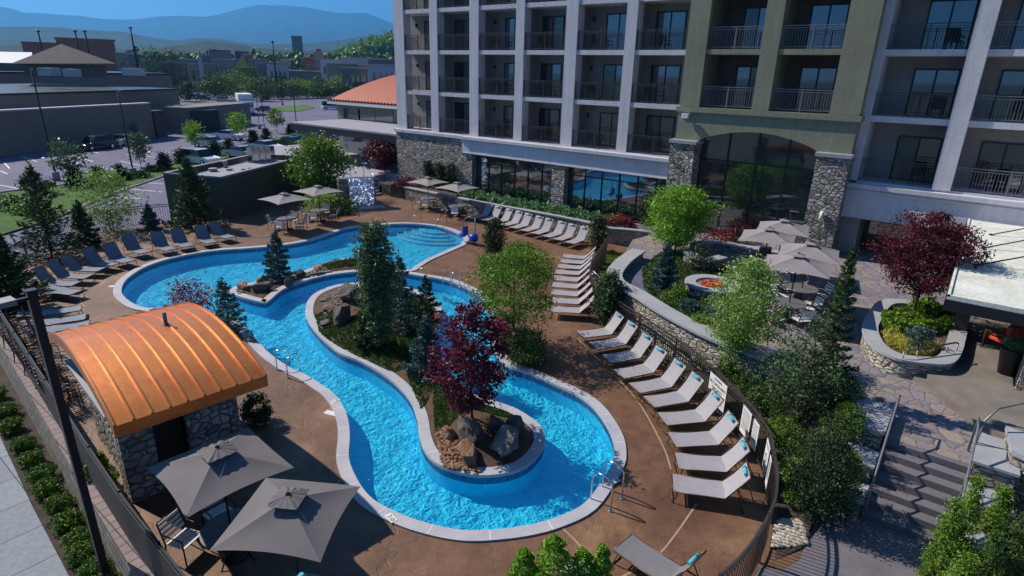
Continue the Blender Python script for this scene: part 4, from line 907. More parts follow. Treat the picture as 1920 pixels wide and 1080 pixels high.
# stacked chair frames near the fence
st0=None
for i in range(12):
    x=i%6; a=W(55+x*18-(i//6)*22,640+x*24+(i//6)*8,0)
    if st0 is None:
        st0=thing('stacked_chair','','chair',(0,0,0),0,'stacked metal chairs by the left fence')
        for k in range(3):
            m=MB(); z=.12*k; 
            for y in (-.27,.27): m.tube([(-.28,y,z*.2),(-.25,y,.42+z),(.25,y,.40+z),(.38,y,.95+z)],.014,6); m.tube([(.30,y,z*.2),(.20,y,.62+z),(-.26,y,.62+z)],.012,6)
            for s in range(4): m.tube([(.26+.03*s,-.27,.5+.12*s+z),(.26+.03*s,.27,.5+.12*s+z)],.009,5); m.tube([(-.2+.13*s,-.27,.41+z),(-.2+.13*s,.27,.41+z)],.009,5)
            m.build('chair_frame','lframe',st0,world=False)
        o=st0
    else: o=copy_tree(st0)
    o.location=(a.x,a.y,0); o.rotation_euler=(0,0,R(200+7*i)); o['label']=f"stack of metal chair frames, {ords[i%6]} from the far end, {'poolside' if i<6 else 'fence side'} line"
# ------------------------------------------------------------ umbrellas and tables
def umbrella(loc,rz,lx,ly,ze,zp,m,label,group=None,folds=True,tilt=(0,0),name='market_umbrella'):
    t=thing(name,label,'umbrella',loc,rz,group); n=10; cv=MB(); hx,hy=lx/2,ly/2; cs=[(-hx,-hy),(hx,-hy),(hx,hy),(-hx,hy)]; k0=.20; zk=zp-(zp-ze)*.16
    def pt(c0,c1,s,u):
        x=c0[0]+(c1[0]-c0[0])*s; y=c0[1]+(c1[1]-c0[1])*s; edge=4*s*(1-s)*.05*u; sag=-.06*math.sin(PI*u)*(4*s*(1-s))
        x*=(1-edge); y*=(1-edge); return (x*u,y*u,zk+(ze-zk)*u**1.06+sag*.8+4*s*(1-s)*.05*u)
    for i in range(4):
        c0,c1=cs[i],cs[(i+1)%4]; k=len(cv.v); nu=9
        for a in range(n+1):
            for b in range(nu): cv.v.append(pt(c0,c1,a/n,.12+.88*b/(nu-1)))
        for a in range(n):
            for b in range(nu-1): cv.f.append((k+a*nu+b,k+a*nu+b+1,k+(a+1)*nu+b+1,k+(a+1)*nu+b)); cv.sm.append(True)
    c=cv.build('canopy',m,t,world=False); vn=MB(); rr=(.30 if folds else .2)
    for i in range(4):
        c0,c1=cs[i],cs[(i+1)%4]; k=len(vn.v); N_=12
        for a in range(N_+1):
            s=a/N_; x=(c0[0]+(c1[0]-c0[0])*s); y=(c0[1]+(c1[1]-c0[1])*s); wv=.006*math.sin(s*PI*7+i)+.004*math.sin(s*PI*17)
            for u in (.0,.35,.7,1): vn.v.append((x*u*rr*.95,y*u*rr*.95,zp-(zp-zk)*.2*(u>0)-(zp-zk)*u*1.15+wv*u*2+.035))
        for a in range(N_):
            for b in range(3): vn.f.append((k+a*4+b,k+a*4+b+1,k+(a+1)*4+b+1,k+(a+1)*4+b)); vn.sm.append(False)
    vn.build('vent',m,c,world=False)
    for i,cc in enumerate(cs): MB().tube([(0,0,zk-.03),(cc[0]*.98,cc[1]*.98,ze-.01)],.013,5).build('rib','wood' if 0 else 'bronze',t,world=False)
    MB().tube([(0,0,.0),(0,0,zp-.03)],.024,8).lathe([(.03,0),(.05,.03),(.02,.08)],(0,0,zp-.02),10).build('pole','black',t,world=False)
    MB().lathe([(.28,0),(.28,.05),(.06,.10),(.04,.3)],(0,0,0),18).build('base','black',t,world=False)
    for ob in t.children:
        if ob.name.startswith(('canopy','rib')): ob.rotation_euler=(tilt[0],tilt[1],0)
    return t
U1=W(407,838,2.62); U2=W(540,928,2.62)
umbrella((U1.x,U1.y,0),R(-5),1.98,2.0,2.14,2.60,'canvas','large taupe umbrella over the table beside the stone pool hut')
umbrella((U2.x,U2.y,0),R(32),1.85,1.85,2.17,2.62,'canvas','large taupe umbrella at the bottom nearer the pool edge')
def chair(loc,rz,label,group,m='railgrey',slat=True,proto=None):
    if proto: 
        t=copy_tree(proto); t.location=loc; t.rotation_euler=(0,0,rz); t['label']=label; t['group']=group; return t
    t=thing('patio_chair',label,'chair',loc,rz,group); f=MB()
    for y in (-.26,.26):
        f.tube([(-.24,y,0),(-.24,y,.62),(.22,y,.64)],.016,6); f.tube([(.26,y,0),(.22,y,.42),(.34,y,.90)],.016,6)
    f.tube([(.34,-.26,.9),(.34,.26,.9)],.016,6); f.build('frame','black' if m!='lframe' else 'lframe',t,world=False)
    s=MB()
    for i in range(5): s.box(-.24+.095*i,-.17+.095*i,-.25,.25,.41,.43)
    s.build('seat',m,t,world=False); b=MB()
    for i in range(4): z=.50+.10*i; x=.238+.024*(i*4.0/3); b.box(x,x+.014,-.25,.25,z,z+.07)
    b.build('backrest',m,t,world=False); return t
def table(loc,label,group=None,r=.58,m='conc',h=.72,proto=None):
    t=thing('round_table',label,'table',loc,0,group); MB().lathe([(r,0),(r,.03)],(0,0,h-.03),32,False).build('table_top',m,t,world=False)
    MB().lathe([(r+.004,.0),(r+.012,.02),(r+.004,.035)],(0,0,h-.033),32).build('rim','railgrey',t,world=False)
    for k in range(4):
        a=k*PI/2+.4; MB().tube([(r*.75*math.cos(a),r*.75*math.sin(a),0),(r*.3*math.cos(a),r*.3*math.sin(a),h*.5),(r*.7*math.cos(a),r*.7*math.sin(a),h-.035)],.016,6).build('leg','black',t,world=False)
    return t
MT['navyglass']=mat('blue_tinted_table',(.10,.13,.22),None,3,.12,0,fine=.03,coat=1)
cp=chair((0,0,0),0,'x','x','white'); protoused=[False]
def ch(loc,rz,label,group):
    if not protoused[0]:
        protoused[0]=True; cp.location=loc; cp.rotation_euler=(0,0,rz); cp['label']=label; cp['group']=group; return cp
    return chair(loc,rz,label,group,proto=cp)
table((U1.x+.05,U1.y,0),'round blue glass table under the taupe umbrella by the hut',m='navyglass'); table((U2.x+.35,U2.y-.25,0),'round blue glass table at the bottom edge under the near taupe umbrella',m='navyglass')
a=W(352,1040,0); ch((a.x,a.y,0),R(200),'slatted dark metal armchair beside the black fence under the umbrella edge','chairs at the near umbrellas')
a=W(395,1060,0)
ch((U2.x+1.15,U2.y-.15,0),R(10),'patio chair right of the bottom table seen edge on','chairs at the near umbrellas'); ch((U1.x+.1,U1.y+1.0,0),R(90),'patio chair in shade between the hut wall and the table','chairs at the near umbrellas')
ch((U1.x-.95,U1.y+.2,0),R(180),'patio chair in deep shade beside the hut door','chairs at the near umbrellas')
def toteb(c,label):
    m=MB(); m.lathe([(.10,0),(.115,.12),(.09,.26),(.05,.30),(.045,.33)],c,16); tag(m.build('drink_cooler','teal',at=c),label,'cooler')
toteb((U2.x+.2,U2.y-.05,.72),'turquoise cooler jug on the bottom blue glass table'); c=(U1.x+.30,U1.y+.05,.72); m=MB().obox((c[0],c[1]),.5,.22,.16,.72,.94); tag(m.build('blue_box','blue',at=c,bevel=.01),'blue box on the table beside the stone hut','box')
# far pair by the block building, pair by the planter wall, four on the patio
def at_peak(tb,peak,z0):
    T=W(*tb,z0+.73); return T,hz(T.x,T.y,peak[1])
cset=0
def dining(tb,peak,z0,size,lab,rz=0,nch=4,um='canvas2',ze=-.42,tl='pale'):
    global cset
    T,zp=at_peak(tb,peak,z0) if tb else (peak,None)
    h=zp-z0; umbrella((T.x,T.y,z0),rz,size,size,h+ze,h,um,f'taupe umbrella {lab}','taupe umbrellas at the dining tables',False)
    table((T.x,T.y,z0),f'round {tl} table {lab}','round dining tables')
    for k in range(nch):
        a=rz+k*2*PI/nch+.6; ch((T.x+.88*math.cos(a),T.y+.88*math.sin(a),z0),a,f"chair on the {['right','far','left','near'][k%4]} side of the table {lab}",'chairs at the dining tables')
dining((537.6,409),(531,361),0,2.3,'close to the dark block')
dining((599.6,394),(596,347),0,2.3,'nearer the water curtain')
dining((803,372),(803,331),0,2.2,'near the planter wall, farther left'); dining((857,386),(857,341),0,2.2,'near the planter wall, beside the loungers')
def patio_u(peak,lab,zp=2.55,size=2.12,rz=.2):
    q=W(*peak,PZ+zp); umbrella((q.x,q.y,PZ),rz,size,size,zp-.45,zp,'canvas2',f'light taupe umbrella {lab}','umbrellas on the flagstone patio',False)
    table((q.x,q.y,PZ),f'round table under the umbrella {lab}','round patio tables')
    for k in range(4):
        a=rz+k*PI/2+.6; ch((q.x+.86*math.cos(a),q.y+.86*math.sin(a),PZ),a,f"chair on the {['right','far','left','near'][k%4]} side under the umbrella {lab}",'chairs on the flagstone patio')
patio_u((1472,411),'rearmost on the patio'); patio_u((1443,427),'leftmost on the patio'); patio_u((1521,454),'rightmost on the patio'); patio_u((1498,476),'frontmost on the patio')
a=W(1430,500,PZ); MB_=MB().obox((a.x,a.y),.3,.5,.4,PZ,PZ+.95); tag(MB_.build('host_stand','frame',at=a,bevel=.01),'small dark cabinet standing on the patio left of the umbrellas','cabinet')
# orange armchair and pot on the terrace
T=W(1884,655,1.5); t=thing('lounge_armchair','wooden armchair with orange cushions on the covered terrace','armchair',T,R(-35)); f=MB()
for y in (-.55,.55):
    f.beam((-.35,y,0),(-.35,y,.6),.06); f.beam((.35,y,0),(.35,y,.75),.06); f.beam((-.38,y,.6),(.4,y,.62),.08,.04)
f.beam((-.35,-.55,.3),(-.35,.55,.3),.06); f.beam((.35,-.55,.3),(.35,.55,.3),.06); f.build('frame','lframe',t,world=False)
MB().box(-.35,.3,-.5,.5,.32,.46).build('seat_cushion','orange',t,world=False,bevel=.04)
for y in (-.25,.25): MB().box(.12,.30,y-.22,y+.22,.47,.92).build('back_cushion','orange',t,world=False,bevel=.06)
T=W(1888,700,1.5); t=thing('plant_pot','tall black tapered pot with green grass on the terrace','pot',T); MB().lathe([(.24,0),(.34,.78),(.37,.80),(.33,.80),(.32,.72)],tuple(T),28).build('pot','black',t)
rng=np.random.default_rng(9); n=700; aa=rng.random(n)*6.28; r_=.28*np.sqrt(rng.random(n)); pts=np.stack([T.x+r_*np.cos(aa),T.y+r_*np.sin(aa),T.z+.78+.22*rng.random(n)],1); leafmesh('grass',pts,.26,.1,'hedge',t,np.stack([np.cos(aa)*.6,np.sin(aa)*.6,np.ones(n)],1))
# ------------------------------------------------------------ rails, ladders, lift
def ladder(p1,p2,label,inward,h=.86,reach=.55,steps=True,name='pool_ladder'):
    A=W(*p1,0);B=W(*p2,0); t=thing(name,label,'ladder',(A+B)/2); iv=W(*inward,0)-(A+B)/2; iv.z=0; iv.normalize()
    for q in (A,B):
        pts=[q+Vector((0,0,.0)),q+Vector((0,0,h*.75))]+[q+iv*(.13+.30*math.sin(x)*1)*0+iv*(reach*(1-math.cos(x))/2)+Vector((0,0,h*.75+h*.25*math.sin(x))) for x in [PI*i/8 for i in range(1,8)]]+[q+iv*reach+Vector((0,0,h*.7)),q+iv*(reach+.02)+Vector((0,0,-.1 if steps else .0)),q+iv*(reach+.02)+Vector((0,0,-.9 if steps else -.1))]
        MB().tube(pts,.021,8).lathe([(.06,0),(.05,.025)],tuple(q),12).build('rail','steel',t)
    if steps:
        for k in range(3):
            z=-.25-.28*k; MB().beam(A+iv*(reach+.02)+Vector((0,0,z)),B+iv*(reach+.02)+Vector((0,0,z)),.09,.03).build('step','steel',t)
ladder((1144.7,958.6),(1165.8,934.7),'steel pool ladder rails at the near right pool edge',(1080,905))
ladder((845,532),(862,538),'steel pool ladder on the brown deck in front of the small green tree',(830,545))
ladder((540,709),(520,694),'dark steel ladder rails next to the copper roof end',(580,672),h=.72)
for (b,tp),lb in ((((772,424),(786,402)),'left long handrail at the far pool steps'),(((818,432),(833,403)),'right long handrail at the far pool steps')):
    A=W(*b,-.2); B=W(tp[0]+4,tp[1]+14,0); t=thing('step_handrail',lb,'handrail',B); MB().tube([A+Vector((0,0,-.3)),A+Vector((0,0,.55)),B+Vector((0,0,.85)),B+Vector((.02,0,0))],.034,8).build('rail','steel',t)
c=W(872,455,0); t=thing('pool_lift','blue pool lift chair with steel mast at the far pool end','pool lift',c)
MB().tube([c+Vector((.5,.3,0)),c+Vector((.5,.3,1.5)),c+Vector((.1,.15,1.55)),c+Vector((-.15,0,1.3)),c+Vector((-.2,0,.6))],.03,8).tube([c+Vector((.7,.1,0)),c+Vector((.7,.1,1.5)),c+Vector((.5,.3,1.5))],.03,8).build('mast','railgrey',t)
s=MB(); s.lathe([(.10,0),(.22,.10),(.24,.22),(.20,.24)],tuple(c+Vector((-.2,0,.30))),16); s.box(c.x-.02,c.x+.06,c.y-.22,c.y+.22,.45,1.0); s.build('seat','blue',t,bevel=.03); MB().lathe([(.05,0),(.25,.08),(.28,.3),(.22,.45),(.05,.5)],tuple(c+Vector((.62,.05,.15))),16).build('battery_pack','blue',t)
# depth markers and skimmer lids
def marker(px,txt,rz,label,sz=.16):
    p=W(*px,.05); t=thing('depth_marker',label,'marker',(p.x,p.y,.05),rz); MB().box(-.15,.15,-.08,.08,.0,.004).build('tile','white',t,world=False)
    o=letters(txt,sz,t); o.location=(-.06,0,.006)
    m=MB(); m.tube([(.07+.045*math.cos(a),.045*math.sin(a),.006) for a in [i*PI/6 for i in range(12)]],.006,4,True); m.beam((.04,-.03,.006),(.10,.03,.006),.01,.004); m.build('no_diving_symbol','ink',t,world=False)
marker((733,971),'3',R(-12),'depth marker reading 3 with no diving symbol at the near pool edge'); marker((1152,902),'3',R(75),'depth marker reading 3 beside the near right ladder'); marker((628,752),'3',R(100),'depth marker reading 3 on the coping right of the hut')
for px,rz,lb in (((621,775),.3,'near the coping right of the hut'),((693,431),.2,'by the far coping above the tall tree'),((214,537),.9,'at the far left end of the pool'),((784,503),.6,'by the peninsula root near the ladder')):
    p=W(*px,0); tag(MB().obox((p.x,p.y),rz,.42,.2,.0,.012).build('skimmer_lid','white',at=p),'white rectangular skimmer lid on the deck '+lb,'lid',group='skimmer lids')
# ------------------------------------------------------------ rocks
def rock(px,sx,sy,sz,label,m,zf=None,rz=0,seed=1,z=0):
    p=on(px,zf,z); rg=random.Random(seed); bm=bmesh.new(); bmesh.ops.create_icosphere(bm,subdivisions=4,radius=1)
    pl=[(Vector((rg.gauss(0,1),rg.gauss(0,1),rg.gauss(0,.7))).normalized(),rg.uniform(.45,.78)) for _ in range(13)]
    for v in bm.verts:
        for n_,d_ in pl:
            k=v.co.dot(n_)
            if k>d_: v.co-=n_*(k-d_)
        v.co*=1+.16*mnoise.fractal(v.co*2.2+Vector((seed*3.1,0,0)),.9,2.2,4)
        v.co=Vector((v.co.x*sx,v.co.y*sy,v.co.z*sz))
    me=bpy.data.meshes.new('boulder'); bm.to_mesh(me); bm.free(); me.materials.append(MT[m]); o=bpy.data.objects.new('boulder',me); COL.objects.link(o); o.location=(p.x,p.y,p.z+sz*.45); o.rotation_euler=(0,0,rz)
    return tag(o,label,'rock')
for i,(px,s,lb,m) in enumerate((((885,818),(.44,.3,.30),'dark grey boulder at the island tip under the red maple, top middle','rockg'),((945,845),(.42,.36,.36),'grey white boulder nearest the island tip coping','rockl'),((872,852),(.50,.22,.24),'flat orange sandstone slab at the island tip','rocko'),((842,818),(.22,.2,.2),'small orange sandstone block left of the dark boulder on the island tip','rocko'),((965,812),(.34,.34,.32),'dark boulder at the right side of the island tip','rockg'),((930,806),(.24,.22,.24),'dark boulder between the two bigger ones on the island tip','rockg'),
    ((642,600),(.38,.34,.50),'tall grey pointed boulder on the west side of the island','rockg'),((652,562),(.5,.35,.35),'broad dark boulder behind the pointed one on the island','rockg'),((612,608),(.32,.2,.12),'flat pale stone on the island mat','rockl'),((755,628),(.26,.2,.18),'pale orange rock between island spruces','rockl'),((615,580),(.3,.2,.1),'low brown rock by the island coping','rocko'),((672,551),(.3,.2,.18),'dark rock left of the tall tree','rockg'),
    ((455,540),(.55,.22,.20),'long tan boulder at the peninsula tip','rocko'),((490,540),(.5,.32,.22),'grey boulder in the middle of the peninsula tip','rockg'),((492,519),(.3,.25,.22),'small reddish boulder left of the peninsula spruce','rocko'),((508,524),(.3,.25,.22),'grey boulder at the foot of the peninsula spruce','rockg'),((565,517),(.3,.2,.2),'dark round stone right of the peninsula spruce','rockg'),((595,505),(.35,.2,.18),'tan stone by the green mat on the peninsula','rocko'),((545,535),(.22,.2,.25),'brown stone on the coping side of the peninsula','rockg'),((472,640),(.25,.2,.16),'pale stone at the pool edge by the copper roof','rockl'),((560,505),(.15,.12,.15),'tiny dark stone on the water side of the peninsula','rockg'))):
    zf=izf if (i<12) else (pzf if i not in (19,) else None); rock(px,*[q_*(1.35 if i<8 else 1.15) for q_ in s],lb,m,zf,rz=i*1.3,seed=i+3)
cap_r=[(1452,992),(1462,976),(1500,976),(1515,1000),(1512,1020),(1480,1026),(1448,1026)]
def pebbles(px,n,r,label,z,zf=None,m='rockl'):
    poly=[tuple(W(*p_,z)[:2]) for p_ in px]; rg=random.Random(3); mb=MB(); xs=[p_[0] for p_ in poly];ys=[p_[1] for p_ in poly]; k=0
    while k<n:
        x,y=rg.uniform(min(xs),max(xs)),rg.uniform(min(ys),max(ys))
        if not inside((x,y),poly): continue
        k+=1; s=r*rg.uniform(.6,1.3); a=rg.random()*3; zz=(zf((x,y)) if zf else z)+s*.3
        v=[]
        for lz,lr in ((-.4,.6),(0,1),(.45,.6)):
            for j in range(6): b=j*PI/3+a; v.append((x+math.cos(b)*lr*s*1.2,y+math.sin(b)*lr*s*.85,zz+lz*s))
        mb.add(v,[(i*6+j,i*6+(j+1)%6,(i+1)*6+(j+1)%6,(i+1)*6+j) for i in range(2) for j in range(6)]+[(12,13,14,15,16,17)],True)
    tag(mb.build('pebbles',m,at=(poly[0][0],poly[0][1],z)),label,'pebbles',kind='stuff')
pebbles(cap_r,420,.055,'cream river pebbles at the foot of the fence bend',.03,None,'pebl')
pebbles([(1760,1060),(1790,1050),(1800,1080),(1760,1100)],120,.05,'cream pebbles by the landing at the lower right',.03,None,'pebl')
pebbles([(815,800),(830,870),(900,880),(860,830),(840,800)],260,.05,'small brown gravel round the island tip boulders',.2,izf,'rocko'); pebbles([(600,560),(640,545),(700,545),(700,560),(640,580),(610,590)],260,.06,'grey gravel on the north side of the island',.2,izf,'rockl'); pebbles([(440,545),(500,530),(620,505),(600,500),(560,512),(520,520)],260,.07,'mixed gravel and small stones on the peninsula',.2,pzf,'rockl')

a=W(1097,500,.55); b=W(1132,536,.55); m=MB(); m.tube([a,b],.035,8); tag(m.build('umbrella_pole','white',at=(a.x,a.y,0)),'white pole lying slanted by the fence behind the tight lounger row, left one','pole',group='white poles by the fence')
a=W(1101,497,.6); b=W(1136,532,.6); m=MB(); m.tube([a,b],.035,8); tag(m.build('umbrella_pole','white',at=(a.x,a.y,0)),'white pole lying slanted by the fence behind the tight lounger row, right one','pole',group='white poles by the fence')
# ------------------------------------------------------------ planted beds
bedp=[(-9.6,19.9),(-7.75,18.85),(-5.7,17.95),(-3.6,17.4),(-1.62,17.0),(-1.36,15.7),(-1.18,14.2),(-1.18,13.3),(-1.2,12.0),(-1.55,11.3),(-1.72,12.3),(-2.05,13.2),(-2.55,14.35),(-3.65,15.7),(-4.95,16.85),(-6.3,17.85),(-8.3,19.0),(-9.5,19.6)]
fpd=np.array(fp)
def bzf(p):
    d=float(np.min(np.hypot(fpd[:,0]-p[0],fpd[:,1]-p[1]))); k=min(1,max(0,(p[1]-12.3)/3.2)); return .02+min(1.12,max(0,d-.15)*.62)*k+.05*math.sin(p[0]*3)*math.sin(p[1]*3.3)
struct(sheet(bedp,step=.35,zf=bzf),'planting_bed','mulch')
fpx=[(1203,505),(1207,540),(1240,577),(1300,612),(1345,632),(1400,640),(1440,600),(1400,545),(1385,510),(1330,492),(1290,480),(1262,468),(1235,475)]
struct(sheet(pw(*fpx,z=PZ+.02),z=PZ+.02),'garden_bed','gcover')
struct(sheet([(-14.0,27.6),(-13.1,26.4),(-12.2,25.4),(-11.95,23.4),(-11.4,21.6),(-10.7,20.7),(-11.4,21.0),(-12.4,22.3),(-13.4,24.2),(-14.1,26)],z=.03),'planting_bed','gcover')
cover('dark green ground cover round the fire pit garden',fpx,None,16000,.14,'dark',z=PZ)
cover('green ground cover between the curved seat wall and the pool fence',[(1118,478),(1150,470),(1165,480),(1140,515),(1122,510)],None,3500,.14,'mid',z=.05)
dkb=[(870,640),(900,650),(940,690),(990,700),(1024,670),(1020,640),(985,615),(960,600),(930,590)]
struct(sheet(smooth_loop(pw((912,575),(925,600),(930,640),(945,672),(985,692),(1010,690),(1026,665),(1015,635),(985,612),(955,590),(925,570),z=.02),4),z=.03),'planting_bed','mulch')
struct(sheet(smooth_loop(pw((900,495),(912,520),(950,530),(990,515),(1003,490),(985,478),(940,476),z=.02),4),z=.028),'planting_bed','gcover')
def B(px,zf=None,z=0.): return on(px,zf,z)
def T_(fn,name,label,px,top,wpx,zf=None,z=0.,**k):
    b=B(px,zf,z); h=max(.3,hz(b.x,b.y,top)-b.z); r=wpx/2*pxm(b.x,b.y,b.z+h*.4); return fn(name,label,b,h,r,**k)
tall='trees round the pool'
T_(conifer,'spruce_tree','small blue spruce on the rocky peninsula',(525,522),434,66,pzf,lm='blue',leaf=.13,dens=2.2)
T_(tree,'holly_tree','tall narrow dark tree with glossy leaves in the middle of the island',(714,648),422,58,izf,prof='holly',lm='shade',clear=.04,nc=420,per=34,leaf=.10,cr=.13,shell=.2)
T_(conifer,'cedar_tree','blue cedar right of the tall dark tree on the island',(752,612),482,92,izf,lm='blue',leaf=.13,dens=1.6)
T_(conifer,'cedar_tree','feathery blue juniper beside the red maple on the island',(800,702),598,95,izf,lm='blue',leaf=.13,dens=1.8,wide=True)
T_(conifer,'yew_tree','dark low conifer at the foot of the tall island tree',(690,645),560,60,izf,lm='yew',leaf=.12,dens=1.3)
T_(conifer,'juniper_shrub','dark spreading conifer on the right half of the island',(800,600),520,70,izf,lm='yew',leaf=.12,dens=1.2,cat='shrub')
T_(tree,'red_maple','purple leaved maple on the island tip above the boulders',(886,783),574,138,izf,prof='vase',lm='plum',clear=.13,nc=330,per=30,leaf=.085,asp=.7,cr=.095,tr=.035,shell=.25)
T_(tree,'maple_tree','spreading light green tree by the middle row of loungers',(962,648),468,165,prof='vase',lm='mid',clear=.26,nc=230,per=48,leaf=.085,asp=.6,cr=.15,tr=.05,shell=.2)
T_(shrub,'round_shrub','dark rounded shrub with gold green top under the light green tree',(982,676),622,86,z=.02,lm='dark',leaf=.07,n=5200,prof='ball')
T_(shrub,'gold_shrub','gold green shrub on top of the dark rounded shrub bed',(962,655),622,52,z=.02,lm='light',leaf=.07,n=1800,prof='ball')
T_(tree,'columnar_yew','dark columnar evergreen left of the lounger row on the deck',(927,490),412,34,prof='col',lm='yew',clear=.02,nc=200,per=30,leaf=.09,cr=.13,shell=.5)
T_(tree,'columnar_yew','dark columnar evergreen at the right end of the planter wall',(1120,472),406,28,prof='col',lm='yew',clear=.02,nc=150,per=30,leaf=.09,cr=.13,shell=.5)
T_(tree,'columnar_yew','dark columnar evergreen in front of the hotel glass left of the bright tree',(1211,430),362,28,z=.85,prof='col',lm='yew',clear=.02,nc=150,per=30,leaf=.09,cr=.14,shell=.5)
T_(tree,'columnar_juniper','dark juniper between the middle loungers and the first headrest lounger',(1138,608),515,46,prof='col',lm='jun',clear=.02,nc=190,per=34,leaf=.10,cr=.14,shell=.4)
T_(shrub,'green_shrub','low bright shrub under the dark column on the deck',(925,505),480,60,z=.02,lm='mid',leaf=.09,n=1800); T_(shrub,'green_shrub','loose green shrub right of the dark column behind the light green tree',(975,502),452,52,z=.02,lm='mid',leaf=.1,n=2200,prof='ball')
T_(tree,'bright_maple','bright green tree in front of the glazed arch',(1266,472),350,108,z=PZ,prof='vase',lm='bright',clear=.14,nc=300,per=46,leaf=.11,asp=.6,cr=.19,tr=.05,shell=.2)
T_(conifer,'blue_spruce','pale blue spruce in the garden left of the fire pit',(1243,548),458,66,z=PZ,lm='blue',leaf=.14,dens=1.6,wide=True)
T_(shrub,'dark_shrub','dark shrub behind the fire pit by the stone wall',(1308,505),466,55,z=PZ,lm='yew',leaf=.09,n=1500,prof='ball')
for i,(px,top,w_,lm,lb) in enumerate((((1262,566),536,48,'mid','round green shrub under the blue spruce'),((1290,580),562,34,'blue','small blue green round shrub in the middle of the garden bed'),((1230,540),505,40,'dark','green shrub at the path side of the blue spruce'),((1340,600),570,44,'blue','blue green shrub under the light birch crown'),((1310,620),592,40,'mid','low green shrub near the path below the fire pit'))): T_(shrub,'garden_shrub',lb,px,top,w_,z=PZ,lm=lm,leaf=.07,n=1300)
T_(tree,'birch_tree','light green multi stemmed birch with pale trunks beside the curved fence',(1378,702),492,140,bzf,.8,prof='vase',lm='light',clear=.22,nc=260,per=46,leaf=.075,asp=.6,cr=.15,bark='birch',stems=3,shell=.1,tr=.03)
T_(tree,'young_birch','small light green young tree in front of the curved seat wall',(1368,715),628,60,bzf,.8,prof='ball',lm='light',clear=.2,nc=70,per=20,leaf=.08,bark='birch')
T_(conifer,'juniper_tree','big dark spreading juniper left of the flagstone patio',(1500,772),590,200,bzf,.9,lm='jun',leaf=.09,dens=.9,wide=True)
T_(conifer,'juniper_tree','tall pointed juniper rising in front of the patio umbrellas',(1538,742),466,105,bzf,1.1,lm='jun',leaf=.12,dens=1.3,wide=True)
T_(tree,'arching_juniper','irregular dark juniper with bare pale limbs above the lower bed',(1478,798),650,140,bzf,.7,prof='vase',lm='jun',clear=.35,nc=90,per=30,leaf=.08,bark='birch',cr=.16,shell=.2,tr=.035)
T_(shrub,'round_boxwood','large dense rounded evergreen beside the left side of the garden stairs',(1532,966),820,92,bzf,.1,lm='yew',leaf=.05,n=13000,prof='col')
T_(shrub,'boxwood_edge','light leafy shrub edge between the round evergreen and the stairs',(1580,925),850,46,bzf,.2,lm='mid',leaf=.05,n=2600,prof='ball')
for i,(px,top,w_,lm) in enumerate((((1500,868),808,80,'dark'),((1465,830),775,70,'mid'),((1560,830),765,80,'dark'),((1430,770),715,66,'dark'),((1400,735),690,60,'dark'),((1585,810),745,60,'mid'),((1330,680),652,60,'mid'),((1300,660),632,50,'dark'),((1478,905),850,50,'light'),((1490,945),905,44,'mid'),((1365,700),665,50,'dark'),((1480,770),700,90,'dark'),((1575,760),690,60,'dark'))):
    T_(shrub,'bed_shrub',['','']and f"{dict(mid='mid green',dark='dark green',light='pale green')[lm]} shrub in the sloping bed behind the curved fence, {ords[i] if i<10 else ['eleventh','twelfth','thirteenth'][i-10]} planted",px,top+12,w_*.85,bzf,.5,lm=lm,leaf=.055,n=2600,group='shrubs in the sloping bed',prof='ball')
T_(tree,'japanese_maple','wide maroon Japanese maple growing from the round planter',(1712,592),404,158,z=1.7,prof='vase',lm='maroon',clear=.25,nc=300,per=52,leaf=.085,asp=.6,cr=.13,tr=.05,shell=.1,bark='bark')
pzp=[(1650,597),(1655,615),(1700,630),(1790,622),(1790,590),(1730,570)]
tag(blades('leafy_cover','dense green leafy plants filling the back of the round planter',pw(*pzp,z=1.7),1.68,8000,.16,'hedge' if 0 else 'mid',.5,cat='plants',spread=.9,hfac=2.0))
tag(blades('gold_grass','yellow ornamental grass along the front of the round planter',pw((1655,622),(1665,648),(1700,662),(1750,664),(1765,650),(1740,650),(1700,640),(1680,625),z=1.7),1.66,2600,.26,'gold',.09,cat='grass',spread=.7,hfac=.7))
T_(shrub,'blue_dwarf_shrub','small blue green shrub in the middle of the round planter',(1718,652),612,44,z=1.68,lm='blue',leaf=.07,n=1300,prof='ball')
# near trees at the bottom of the picture
def NT(name,label,px,z,r,htop,lm,nc,per,leaf,prof,cr,zb=0.,**k):
    """crown centre seen at px at height z"""
    c=W(*px,z); return tree(name,label,(c.x,c.y,zb),htop,r,prof,lm,k.pop('clear',.3),nc,per,leaf,.6,cr=cr,tr=.05,**k)
c0=W(1050,1120,1.9); rng=np.random.default_rng(31); root=thing('leafy_tree','bright leafy tree with several upright tips rising from below the bottom edge','tree',(c0.x,c0.y,0)); PL=[]; mb=MB().tube([(c0.x,c0.y,0),(c0.x,c0.y,1.5)],[.06,.04],7)
for (px,py,zt,rr) in ((985,1030,2.65,.26),(1042,1005,2.95,.30),(1095,1030,2.75,.26),(1132,1022,2.85,.20),(1015,1075,2.4,.34),(1075,1080,2.4,.34),(965,1075,2.2,.28),(1120,1075,2.3,.28)):
    q=W(px,py,zt); mb.tube([(c0.x,c0.y,1.2),((c0.x+q.x)/2,(c0.y+q.y)/2,1.6),(q.x,q.y,1.7),(q.x,q.y,zt-.1)],[.03,.022,.015,.006],5)
    n=1900; t_=rng.random(n)**.8; a_=rng.random(n)*6.283; R_=rr*np.sqrt(np.clip(1-t_**1.6,0,1))*(.35+.65*rng.random(n)**.5)*(1+.25*np.sin(t_*22+a_*2))
    PL.append(np.stack([q.x+R_*np.cos(a_),q.y+R_*np.sin(a_),zt-.95+.95*t_],1))
mb.build('trunk','bark',root); leafmesh('crown',np.vstack(PL),.055,.6,'bright',root)
